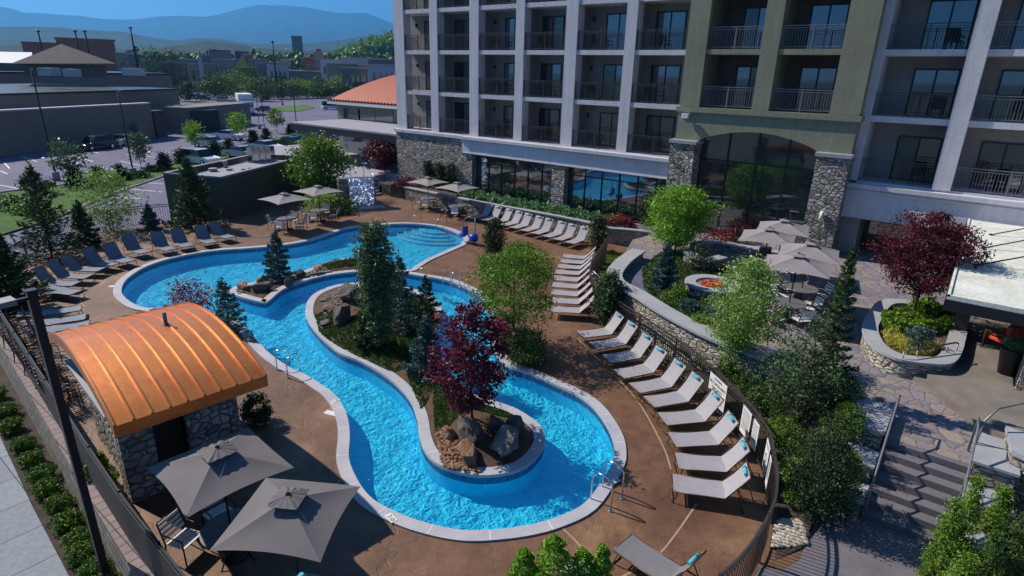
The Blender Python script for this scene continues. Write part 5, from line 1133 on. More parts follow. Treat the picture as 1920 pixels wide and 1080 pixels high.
for i,(px,zc,r,h,lm,lb) in enumerate((((1775,1000),1.3,.36,2.15,'mid','tall green feathery shrub left in the lower right corner group'),((1815,960),1.3,.34,2.2,'mid','green feathery shrub by the right cheek walls of the garden stairs'),((1850,1055),1.2,.5,1.9,'dark','mid green feathery shrub at the bottom right, second in the corner group'),((1905,1010),1.2,.55,1.9,'dark','dark green shrub at the right edge beneath the stair side wall'),((1915,920),.9,.5,1.6,'mid','green shrub at the right edge just under the pale wall cap'),((1800,1090),.9,.5,1.5,'mid','green shrub at the bottom edge of the lower right corner'),((1900,1090),.9,.6,1.5,'dark','dark shrub filling the bottom right corner of the view'),((1870,965),1.0,.4,1.7,'mid','upright green shrub behind the feathery corner shrubs'))):
    NT('feathery_shrub',lb,px,zc,r*.72,h,lm,130,46,.045,'pyr',.06,clear=.05)
# left side planting
T_(tree,'red_laceleaf_maple','small red leaved maple at the pool edge behind the copper roof',(365,600),528,78,prof='dome',lm='red',clear=.2,nc=60,per=26,leaf=.12,asp=.4,cr=.22)
T_(conifer,'spruce_tree','blue green spruce at the upper corner of the copper roof',(430,622),526,84,lm='blue',leaf=.12,dens=1.5)
T_(shrub,'corner_shrub','dark shrub at the right corner of the pool hut',(484,790),742,50,lm='yew',leaf=.08,n=2200,prof='ball')
T_(conifer,'pine_tree','dark pine with a tall leader left of the fence by the parking lot',(100,492),312,120,z=-.3,lm='jun',leaf=.22,dens=.85,wide=True)
T_(conifer,'pine_tree','dark bushy pine at the left edge by the shaded loungers',(25,590),425,150,z=-.3,lm='jun',leaf=.2,dens=2.0,wide=True)
T_(tree,'thin_birch','thin light green birch between the shaded loungers and the parking lot',(212,448),322,105,z=-.5,prof='ball',lm='light',clear=.15,nc=150,per=18,leaf=.16,cr=.3,bark='birch',shell=.1)
T_(conifer,'spruce_tree','small blue spruce behind the grey loungers next to the dark block',(286,440),384,50,z=-.3,lm='blue',leaf=.18,dens=1.2)
T_(conifer,'pine_tree','dark loose pine against the dark roofed block',(368,430),300,110,z=-.2,lm='jun',leaf=.22,dens=1.5,wide=True)
T_(conifer,'pine_tree','dark young pine between the thin birch and the tall pine',(165,470),380,70,z=-.3,lm='jun',leaf=.22,dens=1.2)
T_(tree,'green_maple','bright green tree at the end of the dark roofed block',(605,372),260,90,z=.1,prof='ball',lm='mid',clear=.12,nc=240,per=26,leaf=.24,cr=.38,shell=.3)
T_(shrub,'gold_green_shrub','yellow green shrub bed under the right far umbrella',(608,398),362,74,lm='light',leaf=.14,n=1800); T_(shrub,'gold_green_shrub','darker green shrub beside the water curtain',(640,398),370,60,lm='dark',leaf=.14,n=1500)
for i,(x,y) in enumerate(((803,336),(826,340),(846,342))):
    c=WY(x,y,33.05); h=hz(c.x,c.y,y-34)-.85; tree('columnar_yew',f"dark column shrub against the stone wall, {['left','middle','right'][i]} one of three",(c.x,c.y,.85),h,.42,prof='col',lm='yew',clear=.02,nc=90,per=26,leaf=.12,cr=.1,group='three column shrubs by the stone wall')
T_(tree,'maroon_maple','dark maroon tree by the stone wall at the restaurant terrace',(722,322),262,60,z=PZ,prof='ball',lm='maroon',clear=.2,nc=110,per=22,leaf=.25,cr=.3); T_(shrub,'red_barberry','dark red barberry shrubs left of the planter wall umbrellas',(765,349),335,48,z=.85,lm='maroon',leaf=.14,n=1000)
T_(shrub,'red_barberry','red shrub under the hotel glass right of the hedge bed',(1160,424),402,52,z=.85,lm='red',leaf=.10,n=900); T_(shrub,'red_barberry','small pinkish red shrub between hedge and column evergreen',(1182,427),408,30,z=.85,lm='maroon',leaf=.10,n=600); T_(shrub,'red_barberry','rust red shrub in front of the glazed arch near the umbrellas',(1352,452),428,52,z=PZ,lm='red',leaf=.10,n=900); T_(shrub,'dark_shrub','dark shrub in front of the arch behind the left umbrella',(1382,452),420,50,z=PZ,lm='maroon',leaf=.10,n=900)
# clipped shrubs on the mulch bed by the sidewalk
proto_s=None
for i,(px,k) in enumerate((((20,800),1),((45,832),.9),((60,862),1),((78,890),1),((88,918),1),((112,945),.95),((128,978),1.05),((148,1012),1),((158,1040),1),((180,1070),1.0),((10,770),1),((-8,742),1),((200,1100),1))):
    p=W(*px,-.72)
    if proto_s is None:
        proto_s=shrub('boxwood_shrub','',(0,0,0),.40,.27,lm='box',leaf=.06,n=2400,prof='ball'); o=proto_s
    else: o=copy_tree(proto_s)
    o.location=(p.x,p.y,G); o.rotation_euler=(0,0,i*1.7); o.scale=(k,k,k); o['label']=f"clipped green shrub in the mulch bed below the block wall, {i+1} in line"; o['group']='clipped shrubs along the block wall'
    o['label']=f"clipped green shrub in the mulch bed by the sidewalk, {(ords+['eleventh','twelfth','thirteenth'])[i]} planted"
for i,(px,w_) in enumerate((((165,880),34),((178,900),30),((205,915),34),((150,845),26),((190,880),24))): T_(shrub,'foot_shrub',f"small green shrub between the black fence and hut stone wall, {ords[i]} of the clump",px,px[1]-34,w_,z=0,lm='mid',leaf=.06,n=900,group='shrubs at the foot of the hut wall')
# ------------------------------------------------------------ parking lot planting
for i,(x,y,h_,w_) in enumerate(((57,356,26,26),(143,352,40,34),(188,340,26,24),(227,338,28,26),(310,318,30,24),(342,308,28,22),(402,292,28,22),(430,286,24,20),(476,268,24,20),(500,264,22,18),(545,252,18,14),(586,245,16,16))):
    T_(tree,'arborvitae','small conical evergreen in the grass verge, '+(ords+['eleventh','twelfth'])[i]+' from the left',(x,y),y-h_,w_,z=G,prof='pyr',lm='yew',clear=.02,nc=60,per=24,leaf=.22,cr=.2,group='conical evergreens in the grass verge')
for i,(x,y,top,w_,lm) in enumerate(((135,345,264,58,'shade'),(265,318,250,30,'shade'),(367,282,228,30,'bright'),(450,268,212,32,'bright'),(520,250,205,28,'mid'))):
    T_(tree,'young_street_tree','slim young tree in the parking verge, '+ords[i]+' from the left',(x,y),top,w_,z=G,prof='ball',lm=lm,clear=.35,nc=60,per=18,leaf=.26,cr=.3,group='young trees in the parking verge')
for i,(x,y,h_,w_) in enumerate(((175,325,0,0),(90,365,26,60),(205,350,22,50),(260,335,14,40),(360,300,12,44),(20,395,26,60),(60,400,24,60),(290,322,12,36))):
    if h_: T_(shrub,'verge_shrub','low green shrub clump in the verge, '+ords[i]+' counted',(x,y),y-h_,w_,z=G,lm='dark' if i%2 else 'mid',leaf=.2,n=700,group='low shrubs in the parking verge')
for i,(x,y,w_) in enumerate(((22,252,48),(70,250,44),(122,250,40))): T_(shrub,'wall_shrub',f"leafy shrub against the long store wall, {ords[i] if i else 'leftmost'} from the left",(x,y),y-34,w_,z=G,lm='mid',leaf=.45,n=700,group='shrubs against the store wall',prof='ball')
# ------------------------------------------------------------ dark roofed block
q=[Vector((-42.2,17.0,0)),Vector((-38.1,18.75,0)),Vector((-42.9,28.0,0)),Vector((-47.0,26.2,0))]
t=thing('plant_room_block','dark olive block with flat pale roof between pool and parking lot','building',(-42,22,G))
MT['oliveb']=mat('dark_olive_wall',(.075,.08,.06),(.06,.065,.05),.6,.9); poly=[(a.x,a.y) for a in q]; in_=offs(poly,-.28 if area(poly)>0 else .28)
m=MB(); ring(m,poly,poly,G,2.78); ring(m,in_,in_,2.35,2.78); m.build('wall','oliveb',t); m=MB(); ring(m,poly,in_,2.80,2.80); ring(m,offs(poly,.05 if area(poly)>0 else -.05),offs(poly,.05 if area(poly)>0 else -.05),2.7,2.80); m.build('parapet','conc',t); sheet(in_,z=2.4).build('roof','conc',t)
for i,px in enumerate(((474,303),(486,302),(497,301),(508,300))):
    p=W(*px,2.45); o=thing('roof_condenser',f"steel condenser unit on the dark block roof, {ords[i]} from the left",'air conditioner',(p.x,p.y,2.4),R(25),'condenser units on the block roof'); MB().box(-.22,.22,-.3,.3,.1,1.15).build('casing','steel',o,world=False,bevel=.02); MB().box(-.24,.24,-.32,.32,0,.1).build('base','conc',o,world=False); MB().lathe([(.18,0),(.18,.02)],(0,0,1.15),14).build('fan_guard','frame',o,world=False)
for i,(px,r_,h_) in enumerate((((400,320),.26,.22),((398,312),.3,.12),((423,313),.16,.5),((430,318),.2,.12),((456,317),.14,.08),((468,315),.1,.08))):
    p=W(*px,2.45); tag(MB().lathe([(r_,0),(r_,h_*.7),(r_*1.25,h_*.75),(r_*1.1,h_)],(p.x,p.y,2.41),14).build('roof_vent','conc',at=(p.x,p.y,2.41)),f"round pale roof vent on the dark block, {ords[i]} from the left",'roof vent')
# ------------------------------------------------------------ restaurant annex with clay roof
t=thing('restaurant_annex','low restaurant wing with curved orange clay roof at the far end of the hotel','building',(-60,45,PZ))
Y0=41.; a=WY(588,228,Y0); xl=WY(632,200,Y0).x; xr=-41.0; ze=WY(632,189,Y0).z
m=MB().box(xl,xr,Y0,Y0+16,PZ,ze); m.build('wall','green',t)
m=MB(); n=14; k=0; yc=Y0+8; 
for i in range(n+1):
    s=i/n; rr=1-s; zz=ze+3.4*math.sin(s*PI/2)**.9
    c_=[(xl-.6+ (8.6)*s, Y0-.6+8.6*s),(xr+16,Y0-.6+8.6*s),(xr+16,Y0+16.6-8.6*s),(xl-.6+8.6*s,Y0+16.6-8.6*s)]
    for p in c_: m.v.append((p[0],p[1],zz))
for i in range(n):
    for j in range(3): a_=4*i+j; 
    for j in (0,2,3): m.f.append((4*i+j,4*i+(j+1)%4,4*i+4+(j+1)%4,4*i+4+j)); m.sm.append(True)
m.build('roof','tile',t); m=MB().box(xl-.7,xr,Y0-.72,Y0-.5,ze-.3,ze-.02); m.box(xl-.72,xl-.55,Y0-.7,Y0+16,ze-.3,ze-.02); m.build('gutter','white',t)
m=MB()
for i in range(40): x=xl-.6+.5*i; m.lathe([(.13,0),(.13,.22)],(x,Y0-.62,ze-.02),8)
m.build('eave_tiles','tile',t)
for i,x in enumerate((662,690,722)):
    c=WY(x,215,Y0); w_=MB().box(c.x-1.5,c.x+1.2,Y0-.05,Y0-.01,c.z-.6,c.z+.6); f=w_.build('window','glass',t); MB().box(c.x-1.6,c.x+1.3,Y0-.09,Y0-.052,c.z-.75,c.z-.62).build('sill','conc',f)
zc=WY(585,229,36.5).z; xl2=WY(585,229,36.5).x
m=MB().box(xl2,-38.2,34.0,Y0-.01,zc-.0,zc+.14); m.build('canopy','conc',t); m=MB().box(xl2,-38.2,33.95,34.05,zc-.55,zc-.01); m.box(xl2,xl2+.1,33.95,Y0,zc-.55,zc-.01); m.build('canopy_fascia','frame',t)
for x in (xl2+1.2,xl2+4.5,-42.5): MB().box(x-.35,x+.35,34.6,35.3,PZ,zc-.01).build('stone_pier','stack',t)
MB().box(xl2+.5,-38.3,Y0-1.2,Y0-1.1,PZ,zc-.02).build('glazing','glass',t)
dd=0
for px in ((690,300),(715,290),(738,305),(700,315)):
    T=W(*px,PZ); dd+=1; table((T.x,T.y,PZ),f"dark small table on the upper restaurant terrace, {ords[dd-1]} placed",'tables on the upper terrace',.45,'black')
    for k in range(3): ch((T.x+.75*math.cos(k*2+dd),T.y+.75*math.sin(k*2+dd),PZ),k*2+dd,f"dark chair at the {ords[dd-1]} upper terrace table, {['right','far','left'][k]} side",'chairs on the upper terrace')
# ------------------------------------------------------------ far store and walls
def edge_block(t,a,b,ta,depth,m,name='wall',zb=None,tb=None,zf=G):
    A=W(*a,zf);Bq=W(*b,zf); za=hz(A.x,A.y,ta); d=(Bq-A).normalized(); n=Vector((-d.y,d.x,0))
    if n.dot(A)<0: n=-n
    poly=[(A.x,A.y),(Bq.x,Bq.y),(Bq.x+n.x*depth,Bq.y+n.y*depth),(A.x+n.x*depth,A.y+n.y*depth)]
    MB().prism(poly,G-.1,za).build(name,m,t); return A,Bq,n,za,poly
MT['storew']=mat('store_stucco',(.25,.205,.175),(.21,.175,.155),.2,.9); MT['mgrey']=mat('pale_roof_membrane',(.55,.56,.58),(.45,.46,.49),.3,.8)
t=thing('store_building','long beige big box store with stepped flat roofs and a hipped tower roof','building',W(150,250,G))
A,Bq,n_,za,po1=edge_block(t,(-60,285),(345,238),182,30,'storew'); m=MB(); c2=offs(po1,.25 if area(po1)>0 else -.25); m.prism(c2,za,za+.25); m.build('coping','frame',t)
A2,B2,n2,zb2,po2=edge_block(t,(-60,222),(332,205),137,60,'storew'); c2=offs(po2,.3 if area(po2)>0 else -.3); MB().prism(c2,zb2,zb2+.35).build('coping','frame',t)
# hipped roof
D_=130; e0=WD(20,119,D_); e1=WD(217,119,D_); ap=WD(113,95,D_); back=(e0+e1)/2; nn=Vector((back.x,back.y,0)).normalized()*((e1-e0).length)
bk0=e0+nn;bk1=e1+nn; apx=(e0+e1)/2+nn*.5; apx.z=ap.z+1.2; MT['hiproof']=mat('brown_shingle',(.16,.13,.13),(.10,.09,.09),1.5,.9,fine=.4)
MB().add([e0,e1,Vector((bk1.x,bk1.y,e1.z)),Vector((bk0.x,bk0.y,e0.z)),apx],[(0,1,4),(1,2,4),(2,3,4),(3,0,4)]).build('hip_roof','hiproof',t)
f0=e0.lerp(e1,.1);f1=e0.lerp(e1,.9); MB().prism([(f0.x+nn.x*.1,f0.y+nn.y*.1),(f1.x+nn.x*.1,f1.y+nn.y*.1),(f1.x+nn.x*.9,f1.y+nn.y*.9),(f0.x+nn.x*.9,f0.y+nn.y*.9)],zb2,e0.z).build('tower_wall','storew',t)
for px,s in (((92,134),1.5),((135,136),1.2),((250,134),1.6),((325,203),1.2)): p=WD(*px,118); MB().obox((p.x,p.y),.3,s*2,s,p.z-.6,p.z+.5).build('roof_unit','mgrey',t)
t=thing('white_roof_hall','long low hall with white metal roof at the far left edge','building',WD(20,140,170)); a=WD(-60,96,190);b=WD(60,98,190);c=WD(60,118,165);d=WD(-60,118,165); MB().add([a,b,c,d],[(0,1,2,3)]).build('roof','white',t); MB().prism([(a.x,a.y),(b.x,b.y),(c.x,c.y),(d.x,d.y)],G,c.z-.1).build('wall','storew',t)
t=thing('service_wall','long low beige wall with pale cap beside the store parking','wall',W(150,275,G))
A,Bq,n_,za,po1=edge_block(t,(-60,300),(292,258),214,.8,'storew'); MB().prism(offs(po1,.12 if area(po1)>0 else -.12),za,za+.18).build('cap','mgrey',t)
p=W(40,262,G); t=thing('loading_roof','low flat white canopy roof over the store loading bay','canopy',p); a=WD(-30,201,104);b=WD(62,201,104);c=WD(78,211,97);d=WD(-30,211,97); MB().add([a,b,c,d],[(0,1,2,3)]).build('roof','white',t); MB().add([d,c,c-Vector((0,0,.5)),d-Vector((0,0,.5))],[(0,1,2,3)]).build('fascia','mgrey',t)
MB().prism([(d.x,d.y),(c.x-.5,c.y),(b.x-.5,b.y),(a.x,a.y)],G,c.z-.5).build('wall','storew',t)
t=thing('dumpster_enclosure','beige walled enclosure with dark gate beyond the parking stalls','enclosure',W(420,240,G)); edge_block(t,(360,248),(472,232),202,5,'storew'); edge_block(t,(332,244),(359,248),205,5,'frame','gate')
t=thing('gate_pier','rust brown doorway pier at the end of the service wall','pier',W(305,258,G)); edge_block(t,(296,258),(315,255),208,1.2,'wood')
t=thing('booth','small dark booth with flat top near the service wall','booth',W(270,262,G)); edge_block(t,(262,264),(279,262),234,1.2,'storew')
# ------------------------------------------------------------ light poles
def lamp_pole(px,top,label,r=.08,arm=.9,z=G,foot=True,group='parking lot light poles',az=0,name='lamp_post',box=True):
    b=W(*px,z); h=hz(b.x,b.y,top)-z; t=thing(name,label,'lamp post',b,group=group)
    if foot: MB().lathe([(.3,0),(.3,.75),(.26,.8)],tuple(b),16).build('base','conc',t)
    MB().tube([b+Vector((0,0,.1)),b+Vector((0,0,h))],[r,r*.7],10).build('pole','black',t)
    d=Vector((math.cos(az),math.sin(az),0)); MB().beam(b+Vector((0,0,h-.05)),b+Vector((0,0,h-.05))+d*arm,.22 if box else .09,.1).build('lamp_head','black',t); return t
for px,top,lb,rr in (((107,338),128,'tall lamp post at the left of the parking lot with a round base',.09),((251,330),170,'lamp post in the grass verge right of the thin young tree',.08),((557,245),142,'slim lamp post near the far parked dark cars',.08),((497,248),148,'thin lamp post left of the far dark cars',.06),((530,198),112,'far lamp post on the road median',.12),((487,242),140,'thin lamp post behind the conical evergreens',.05)): lamp_pole(px,top,lb,rr)
for i,(x,yb,yt) in enumerate(((85,120,58),(258,130,52),(152,115,58),(170,115,58),(262,140,88),(518,150,78))):
    b=WD(x,yb,230); top=WD(x,yt,230); t=thing('flood_light_mast',f"tall thin light mast beyond the store, {ords[i]} listed",'light mast',(b.x,b.y,G),group='far light masts'); MB().tube([Vector((b.x,b.y,G)),Vector((b.x,b.y,top.z))],[.35,.22],6).build('pole','black',t); MB().lathe([(.55,0),(.65,.25),(.2,.5)],(b.x,b.y,top.z-.3),10).build('lamp_head','frame',t)
# near lamp post
b=W(204,1098,G); zt=hz(b.x,b.y,545); t=thing('lamp_post','tall near black square lamp post with horizontal arm crossing the left foreground','lamp post',b)
MB().beam(b,Vector((b.x,b.y,zt)),.135,.135,up=(1,0,0)).build('pole','black',t); tp_=Vector((b.x,b.y,zt)); e=W(-60,573,zt-.02); dd_=(e-tp_).normalized(); MB().beam(tp_+Vector((0,0,-.12)),tp_+dd_*1.0+Vector((0,0,-.12)),.06,.05).build('arm','black',t); MB().beam(tp_+dd_*.25+Vector((0,0,-.10)),tp_+dd_*1.05+Vector((0,0,-.10)),.30,.10).build('lamp_head','railgrey',t); MB().obox((b.x,b.y),0,.17,.17,zt,zt+.02).build('cap','black',t)
# ------------------------------------------------------------ cars
def carpaint(n,c): return mat('car_paint_'+n,c,None,3,.3,.0,fine=0,coat=1)
PAINT={k:carpaint(k,c) for k,c in dict(black=(.012,.013,.02),white=(.82,.83,.85),silver=(.50,.50,.52),blue=(.03,.05,.12)).items()}
def car(loc,rz,paint,label,L_=4.6,Wd=1.82,H=1.45,suv=False):
    t=thing('parked_car',label,'car',loc,rz,'parked cars'); x=L_/2
    pr=[(-x,.35),(-x,.72),(-x*.93,.88),(-x*.55,.95),(-x*.5 if suv else -x*.38,H-.06) ,(x*.05,H),(x*.22,H-.05),(x*.50,.93),(x*.92,.80),(x,.62),(x,.32)]
    if suv: pr[3]=(-x*.9,1.0); pr[4]=(-x*.82,H-.05)
    low=[p for p in pr if p[1]<=1.01]; b=MB(); k=0
    def loft(prof,w0,w1f):
        m=MB(); n=len(prof)
        for s in (-1,1):
            for p in prof: m.v.append((p[0],s*w1f(p),p[1]))
        for i in range(n-1): m.f.append((i,i+1,n+i+1,n+i)); m.sm.append(False)
        m.f.append(tuple(range(n))); m.f.append(tuple(n+i for i in reversed(range(n)))); m.f.append((n-1,0,n,2*n-1)); m.sm+=[False]*3; return m
    loft(low,0,lambda p:Wd/2*(1-.10*max(0,(abs(p[0])/x)-.8)*3)).build('body',PAINT[paint],t,world=False,bevel=.06)
    i0=3; gh=[pr[3],pr[4],pr[5],pr[6],pr[7]]; loft([(a,b_-.03) for a,b_ in gh],0,lambda p:Wd/2*(.94 if p[1]<1.05 else .78)).build('window_glass','carglass',t,world=False,bevel=.03)
    loft([(pr[4][0]+.06,pr[4][1]-.03),(pr[4][0]+.1,pr[4][1]+.005),(pr[5][0],pr[5][1]+.01),(pr[6][0]-.03,pr[6][1]+.01),(pr[6][0],pr[6][1]-.03)],0,lambda p:Wd/2*.79).build('roof',PAINT[paint],t,world=False)
    for sx in (-.62,.62):
        for sy in (-1,1):
            m=MB(); m.tube([(sx*x,sy*(Wd/2-.18),.33),(sx*x,sy*(Wd/2+.01),.33)],.33,16); w_=m.build('wheel','ink',t,world=False); m=MB(); m.tube([(sx*x,sy*(Wd/2),.33),(sx*x,sy*(Wd/2+.02),.33)],.20,12); m.build('rim','steel',w_,world=False)
    for sy in (-1,1):
        MB().box(x-.06,x+.005,sy*Wd*.36-.16,sy*Wd*.36+.16,.58,.70).build('headlight','steel',t,world=False); MB().box(-x-.006,-x+.05,sy*Wd*.38-.12,sy*Wd*.38+.12,.66,.80).build('tail_light','orange',t,world=False)
    return t
def carpx(px,rz,*a,**k): p=W(*px,G); return car(p,R(rz),*a,**k)
carpx((182,280),-65,'black','black SUV parked nose in by the long wall',L_=4.9,H=1.75,suv=True); carpx((232,272),-65,'white','white sedan parked right of the black SUV'); carpx((397,276),25,'silver','silver sedan standing in the lane before the enclosure',L_=4.8)
carpx((377,308),12,'white','white pickup partly behind the grass verge near the dark block',H=1.7,suv=True); carpx((455,296),12,'silver','silver car behind the flat roof of the dark block'); carpx((500,284),12,'white','white sedan right of the silver car behind the dark block')
carpx((548,276),12,'black','long black car near the bright green tree',L_=5.2); carpx((590,268),12,'black','black car closest to the restaurant canopy'); carpx((612,262),12,'blue','dark blue car beyond the black cars by the restaurant')
carpx((640,181),30,'white','tall white van far off on the road above the clay roof',L_=6,H=2.6,suv=True); carpx((430,262),25,'white','white car at the far side of the lane near the enclosure'); carpx((575,262),12,'silver','silver car between the black cars and the verge'); carpx((70,262),-65,'silver','silver car by the long wall at the far left'); carpx((420,191),20,'silver','silver car far off left of the box truck'); carpx((530,180),30,'silver','silver SUV far off on the road by the hedge',H=1.8,suv=True,L_=5); carpx((498,210),20,'blue','small dark car behind the box truck'); carpx((380,188),20,'black','dark car far off beside the store corner'); carpx((622,205),70,'white','white van front at the left end of the clay roof',H=2.2,suv=True,L_=5.2)
def truck(px,rz,label,L_=8.5,name='box_truck'):
    p=W(*px,G); t=thing(name,label,'truck',p,R(rz)); t.scale=(1.2,1.2,1.2); MB().box(-L_/2,L_/2-2.2,-1.25,1.25,.9,3.7).build('cargo_box','white',t,world=False,bevel=.03); MB().box(L_/2-2.1,L_/2,-1.1,1.1,.5,2.5).build('cab',PAINT['white'],t,world=False,bevel=.15); MB().box(L_/2-.9,L_/2+.02,-1.0,1.0,1.5,2.3).build('windscreen','glass',t,world=False)
    
    for sy in (-1,1): MB().box(-L_/2+.8,L_/2-4.2,sy*1.256-.004,sy*1.256+.004,1.9,2.6).build('painted_mark','blue',t,world=False)
    for sx in (-.55,.7):
        for sy in (-1,1): MB().tube([(sx*L_/2,sy*.85,.5),(sx*L_/2,sy*1.2,.5)],.5,16).build('wheel','ink',t,world=False)
truck((462,214),-24,'white box truck with blue mark parked behind the enclosure')
# ------------------------------------------------------------ town
def far_box(x0,x1,yt,D,dep,m,name,label,cat='building',group=None,yb=None,roof=None,rows=0):
    a=WD(x0,yt,D); b=WD(x1,yt,D); n=Vector(((a.x+b.x)/2,(a.y+b.y)/2,0)).normalized()*dep; za=(a.z+b.z)/2; zb=G if yb is None else WD((x0+x1)/2,yb,D).z
    t=thing(name,label,cat,((a.x+b.x)/2,(a.y+b.y)/2,zb),group=group); pl=[(a.x,a.y),(b.x,b.y),(b.x+n.x,b.y+n.y),(a.x+n.x,a.y+n.y)]; MB().prism(pl,zb,za).build('wall',m,t)
    w_=(b-a).length; MB().prism(offs(pl,w_*.03 if area(pl)>0 else -w_*.03),za,za+max(.3,w_*.02)).build('roof',roof or 'mgrey',t)
    if rows:
        nf=-n.normalized()*.15; h=(za-zb)/(rows+.5)
        for r in range(rows):
            for k in range(4):
                p=a.lerp(b,.15+.2*k)+nf; q_=a.lerp(b,.25+.2*k)+nf; z=za-h*(r+.8); MB().add([(p.x,p.y,z),(q_.x,q_.y,z),(q_.x,q_.y,z+h*.45),(p.x,p.y,z+h*.45)],[(0,1,2,3)]).build('window','glass',t)
    return t
MT['tanw']=mat('tan_wall',(.33,.27,.22),(.28,.23,.19),.05,.9); MT['pinkw']=mat('pink_wall',(.36,.24,.24),(.30,.2,.2),.05,.9); MT['orw']=mat('orange_brown_wall',(.42,.13,.06),(.36,.10,.05),.05,.9); MT['yel']=mat('yellow_green_panel',(.45,.42,.06),None,.1,.7); MT['greyw']=mat('grey_wall',(.20,.19,.21),(.16,.15,.17),.05,.9); MT['pur']=mat('purple_panel',(.15,.06,.30),None,.1,.7)
far_box(104,213,74,420,60,'orw','warehouse','broad orange brown building on the skyline above the store',roof='orw',rows=0); far_box(40,106,80,440,50,'orw','warehouse','lower reddish roofed building left of the orange one',roof='tile')
far_box(546,566,68,520,14,'tanw','hotel_tower','tan tower with dark cap on the town skyline',rows=3,roof='frame'); far_box(543,570,100,518,16,'pinkw','tower_podium','red brown building at the foot of the tan tower',roof='orw'); 
far_box(392,432,95,330,10,'greyw','billboard','dark rectangular billboard above the town trees',cat='billboard',yb=112,roof='frame')
for x in (400,424): pass
far_box(370,378,108,240,3,'mgrey','pylon_sign','pale blue grey pylon column by the town trees',cat='sign')
t=thing('pyramid_roof','yellow green pointed roof in the town','roof',WD(452,128,330)); a=WD(438,128,330);b=WD(466,128,330);c=WD(455,100,335);d=WD(452,127,350); MB().add([a,b,d,c],[(0,1,3),(1,2,3),(2,0,3)]).build('roof','yel',t)
town=[(330,372,112,300,'greyw'),(350,400,120,280,'tanw'),(372,395,104,360,'greyw'),(396,440,112,310,'tanw'),(465,500,112,380,'pinkw'),(480,512,118,330,'greyw'),(500,540,122,300,'mgrey'),(524,545,112,420,'pinkw'),(570,590,108,400,'orw'),(588,606,98,420,'tanw'),(592,602,92,421,'orw'),(600,640,112,380,'mgrey'),(612,690,120,330,'tanw'),(640,720,110,360,'mgrey'),(690,745,112,300,'storew'),(672,700,122,250,'pinkw'),(690,745,122,240,'mgrey'),(640,690,128,250,'greyw'),(520,620,134,400,'greyw'),(560,660,130,440,'storew'),(430,520,136,430,'greyw'),(240,330,104,360,'greyw'),(215,262,100,380,'tanw'),(440,466,96,400,'pur'),(456,470,102,390,'orw'),(300,345,118,260,'storew')]
TL=['grey low building right behind the store corner', 'tan low building behind the pale blue pylon', 'small grey block between pylon and billboard', 'tan low building under the dark billboard', 'dull pink building right of the pyramid roof', 'dark grey shed in front of the pink building by the pyramid', 'small pale building below the tan tower, left of it', 'dull pink shop left of the tan tower', 'orange brown gabled building right of the tan tower', 'tan narrow building near the orange brown one', 'small grey turret on the narrow tan building', 'long pale roofed hall right of the town centre', 'tan hall in front of the long pale hall', 'grey hall near the wooded hillside', 'beige hall next to the hotel corner in the distance', 'dull pink shop in front of the beige hall by the hotel', 'pale white walled shop just left of the hotel corner', 'grey low shop between the pink shop and town centre', 'wide dark grey roofline spanning below the pyramid roof', 'wide grey roofline left of the clay roofed wing', 'beige roofline above the clay roofed wing', 'grey shed beyond the hipped store roof', 'tan shed beyond the orange brown warehouse', 'purple panelled building behind the pyramid roof', 'orange brown slim building touching the purple one', 'beige low store wing beyond the light masts']
for i,(x0,x1,yt,D,m) in enumerate(town):
    far_box(x0,x1,yt,D,max(8,(x1-x0)*.15),m,'town_building',TL[i],group='distant town buildings',rows=1 if x1-x0<60 else 0)
k=0
for (x,yb,w_,h_,lm) in ((400,150,50,38,'dark'),(430,165,60,42,'dark'),(462,162,52,44,'dark'),(385,160,40,34,'mid'),(350,165,40,34,'dark'),(290,112,44,22,'dark'),(330,118,46,26,'dark'),(560,178,50,30,'mid'),(600,175,50,30,'dark'),(640,172,50,28,'mid'),(680,170,50,26,'dark'),(720,168,46,26,'dark'),(500,176,50,30,'dark'),(530,172,40,26,'dark'),(620,180,40,22,'mid'),(660,178,40,20,'dark'),(590,160,40,16,'dark'),(490,190,44,34,'dark'),(515,186,50,30,'dark'),(545,185,50,30,'dark'),(575,184,44,28,'mid'),(605,184,50,28,'dark'),(640,184,50,28,'dark'),(675,182,50,26,'dark'),(710,180,50,28,'dark'),(445,186,50,50,'mid'),(415,188,50,46,'dark'),(350,190,40,36,'dark'),(395,186,40,42,'dark')):
    z=G; b=W(x,max(yb,140),G) if yb>=150 else WD(x,140,260); b.z=G; top=yb-h_; h=hz(b.x,b.y,top)-G; r=w_/2*pxm(b.x,b.y,G)
    k+=1; tree('town_tree',f"rounded {'dark' if lm=='dark' else 'mid green'} tree between town and parking, {(ords*3)[k-1]} in the {['front','middle','back'][k//10]} line",b,max(3,h),r,'ball',lm,.1,70,44,max(.4,r*.09),.6,cr=r*.18,group='trees between town and parking',seed=k,shell=.4)
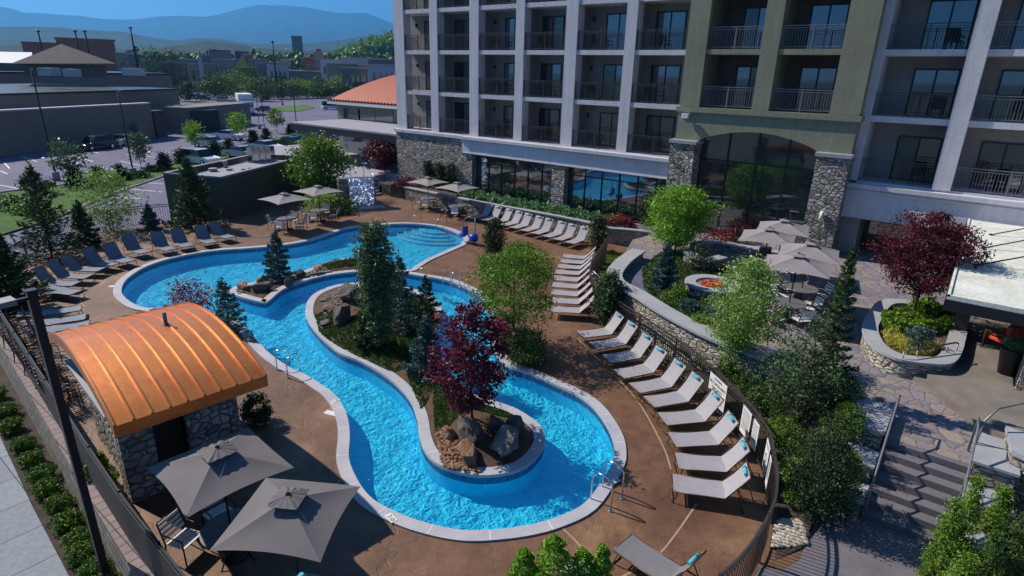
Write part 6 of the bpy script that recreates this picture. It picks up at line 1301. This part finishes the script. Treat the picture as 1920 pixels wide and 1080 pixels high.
# ------------------------------------------------------------ hills and mountains
def ridge(name,prof,D,depth,m,zb=-20,rough=.006,n=260,front=.45):
    xs=np.array([p[0] for p in prof],float); ys=np.array([p[1] for p in prof],float); rg=np.random.default_rng(int(D)); X=np.linspace(xs[0],xs[-1],n); Y=np.interp(X,xs,ys)
    nz=np.cumsum(rg.normal(size=n)); nz-=np.linspace(nz[0],nz[-1],n); Y=Y+nz*rough*9+np.convolve(rg.normal(size=n),[.3,.5,.3],'same')*rough*60*(D>9000)
    rows=14; v=[]; f=[]
    for j in range(rows):
        s=j/(rows-1)   # 0 foot .. 1 crest
        for i in range(n):
            c=WD(X[i],Y[i],D); dr=Vector((c.x,c.y,0)).normalized(); sp=math.sin(X[i]*.09+j*.6)*.5+math.sin(X[i]*.21+1.3*j)*.25
            z=zb+(c.z-zb)*(s**1.15)*(1 if s==1 else (.93+.10*sp*(1-s)*s*4*.5)); p=dr*(D-depth*(1-s)*(1+.25*sp*front)); v.append((p.x,p.y,z))
    for j in range(rows-1):
        for i in range(n-1): f.append((j*n+i,j*n+i+1,(j+1)*n+i+1,(j+1)*n+i))
    struct(MB().add(v,f,True),name,m)
MT['forest']=mat('forested_slope',(.018,.035,.03),(.010,.022,.022),.004,1,bs=.03,bstr=1,bdist=12,fine=.3)
MT['forest2']=mat('spring_forest',(.018,.050,.010),(.008,.024,.010),.02,1,bs=.1,bstr=1,bdist=5,fine=.35)
ridge('mountains',[(-500,5),(-150,20),(0,13),(20,15),(45,23),(75,24),(120,28),(150,29),(190,34),(240,37),(290,31),(340,28),(380,31),(410,27),(430,20),(460,13),(490,7),(510,10),(528,8),(545,11),(570,12),(600,18),(630,23),(660,24),(685,23),(715,35),(740,44),(765,50),(900,75),(1200,90),(1900,60),(2400,40)],11000,5200,'forest')
ridge('hills',[(-400,60),(-100,55),(0,51),(60,50),(110,52),(160,57),(230,60),(290,72),(330,77),(370,71),(420,75),(460,82),(520,84),(580,82),(640,76),(700,66),(745,66),(900,80),(1900,110)],3600,1700,'forest2')
ridge('hills',[(-300,85),(0,86),(60,82),(120,90),(250,94),(300,90),(380,78),(420,80),(480,90),(560,96),(620,95),(660,88),(700,74),(745,66),(800,70),(1200,120)],1500,800,'forest2',zb=-5)
# woods on the near hill, one mass of crowns
rng=np.random.default_rng(12); pts=[]
for i in range(1400):
    x=rng.uniform(640,800); yy=rng.uniform(0,1); D=rng.uniform(780,1050); yt=np.interp(x,[640,660,700,745,800],[104,96,84,72,66]); p=WD(x,yt+yy*26,D); pts.append(tuple(p))
c_=np.array(pts); c2=np.repeat(c_,14,0)+rng.normal(size=(len(c_)*14,3))*np.array([5,5,4]); o=leafmesh('woods',c2,5.5,.8,'mid',None,at=tuple(c_[0])); tag(o,'wooded green hill side beside the hotel corner in the distance','woods',kind='stuff')
c_=np.array([tuple(WD(rng.uniform(230,740),rng.uniform(112,132),rng.uniform(420,760))) for i in range(900)]); c2=np.repeat(c_,12,0)+rng.normal(size=(len(c_)*12,3))*np.array([4,4,2.5]); o=leafmesh('woods',c2,3.6,.8,'dark',None,at=tuple(c_[0])); tag(o,'dark distant tree mass behind the town roofs','woods',kind='stuff')
# ------------------------------------------------------------ haze
hm=bpy.data.materials.new('blue_haze'); hm.use_nodes=True; t_=hm.node_tree; t_.nodes.clear(); o_=t_.nodes.new('ShaderNodeOutputMaterial'); v_=t_.nodes.new('ShaderNodeVolumePrincipled'); v_.inputs['Color'].default_value=(.10,.45,1,1); v_.inputs['Density'].default_value=HAZE; v_.inputs['Anisotropy'].default_value=.4; t_.links.new(v_.outputs[0],o_.inputs['Volume'])
tag(MB().box(-13500,13500,-13500,13500,-60,1500).build('haze',hm),kind='stuff')
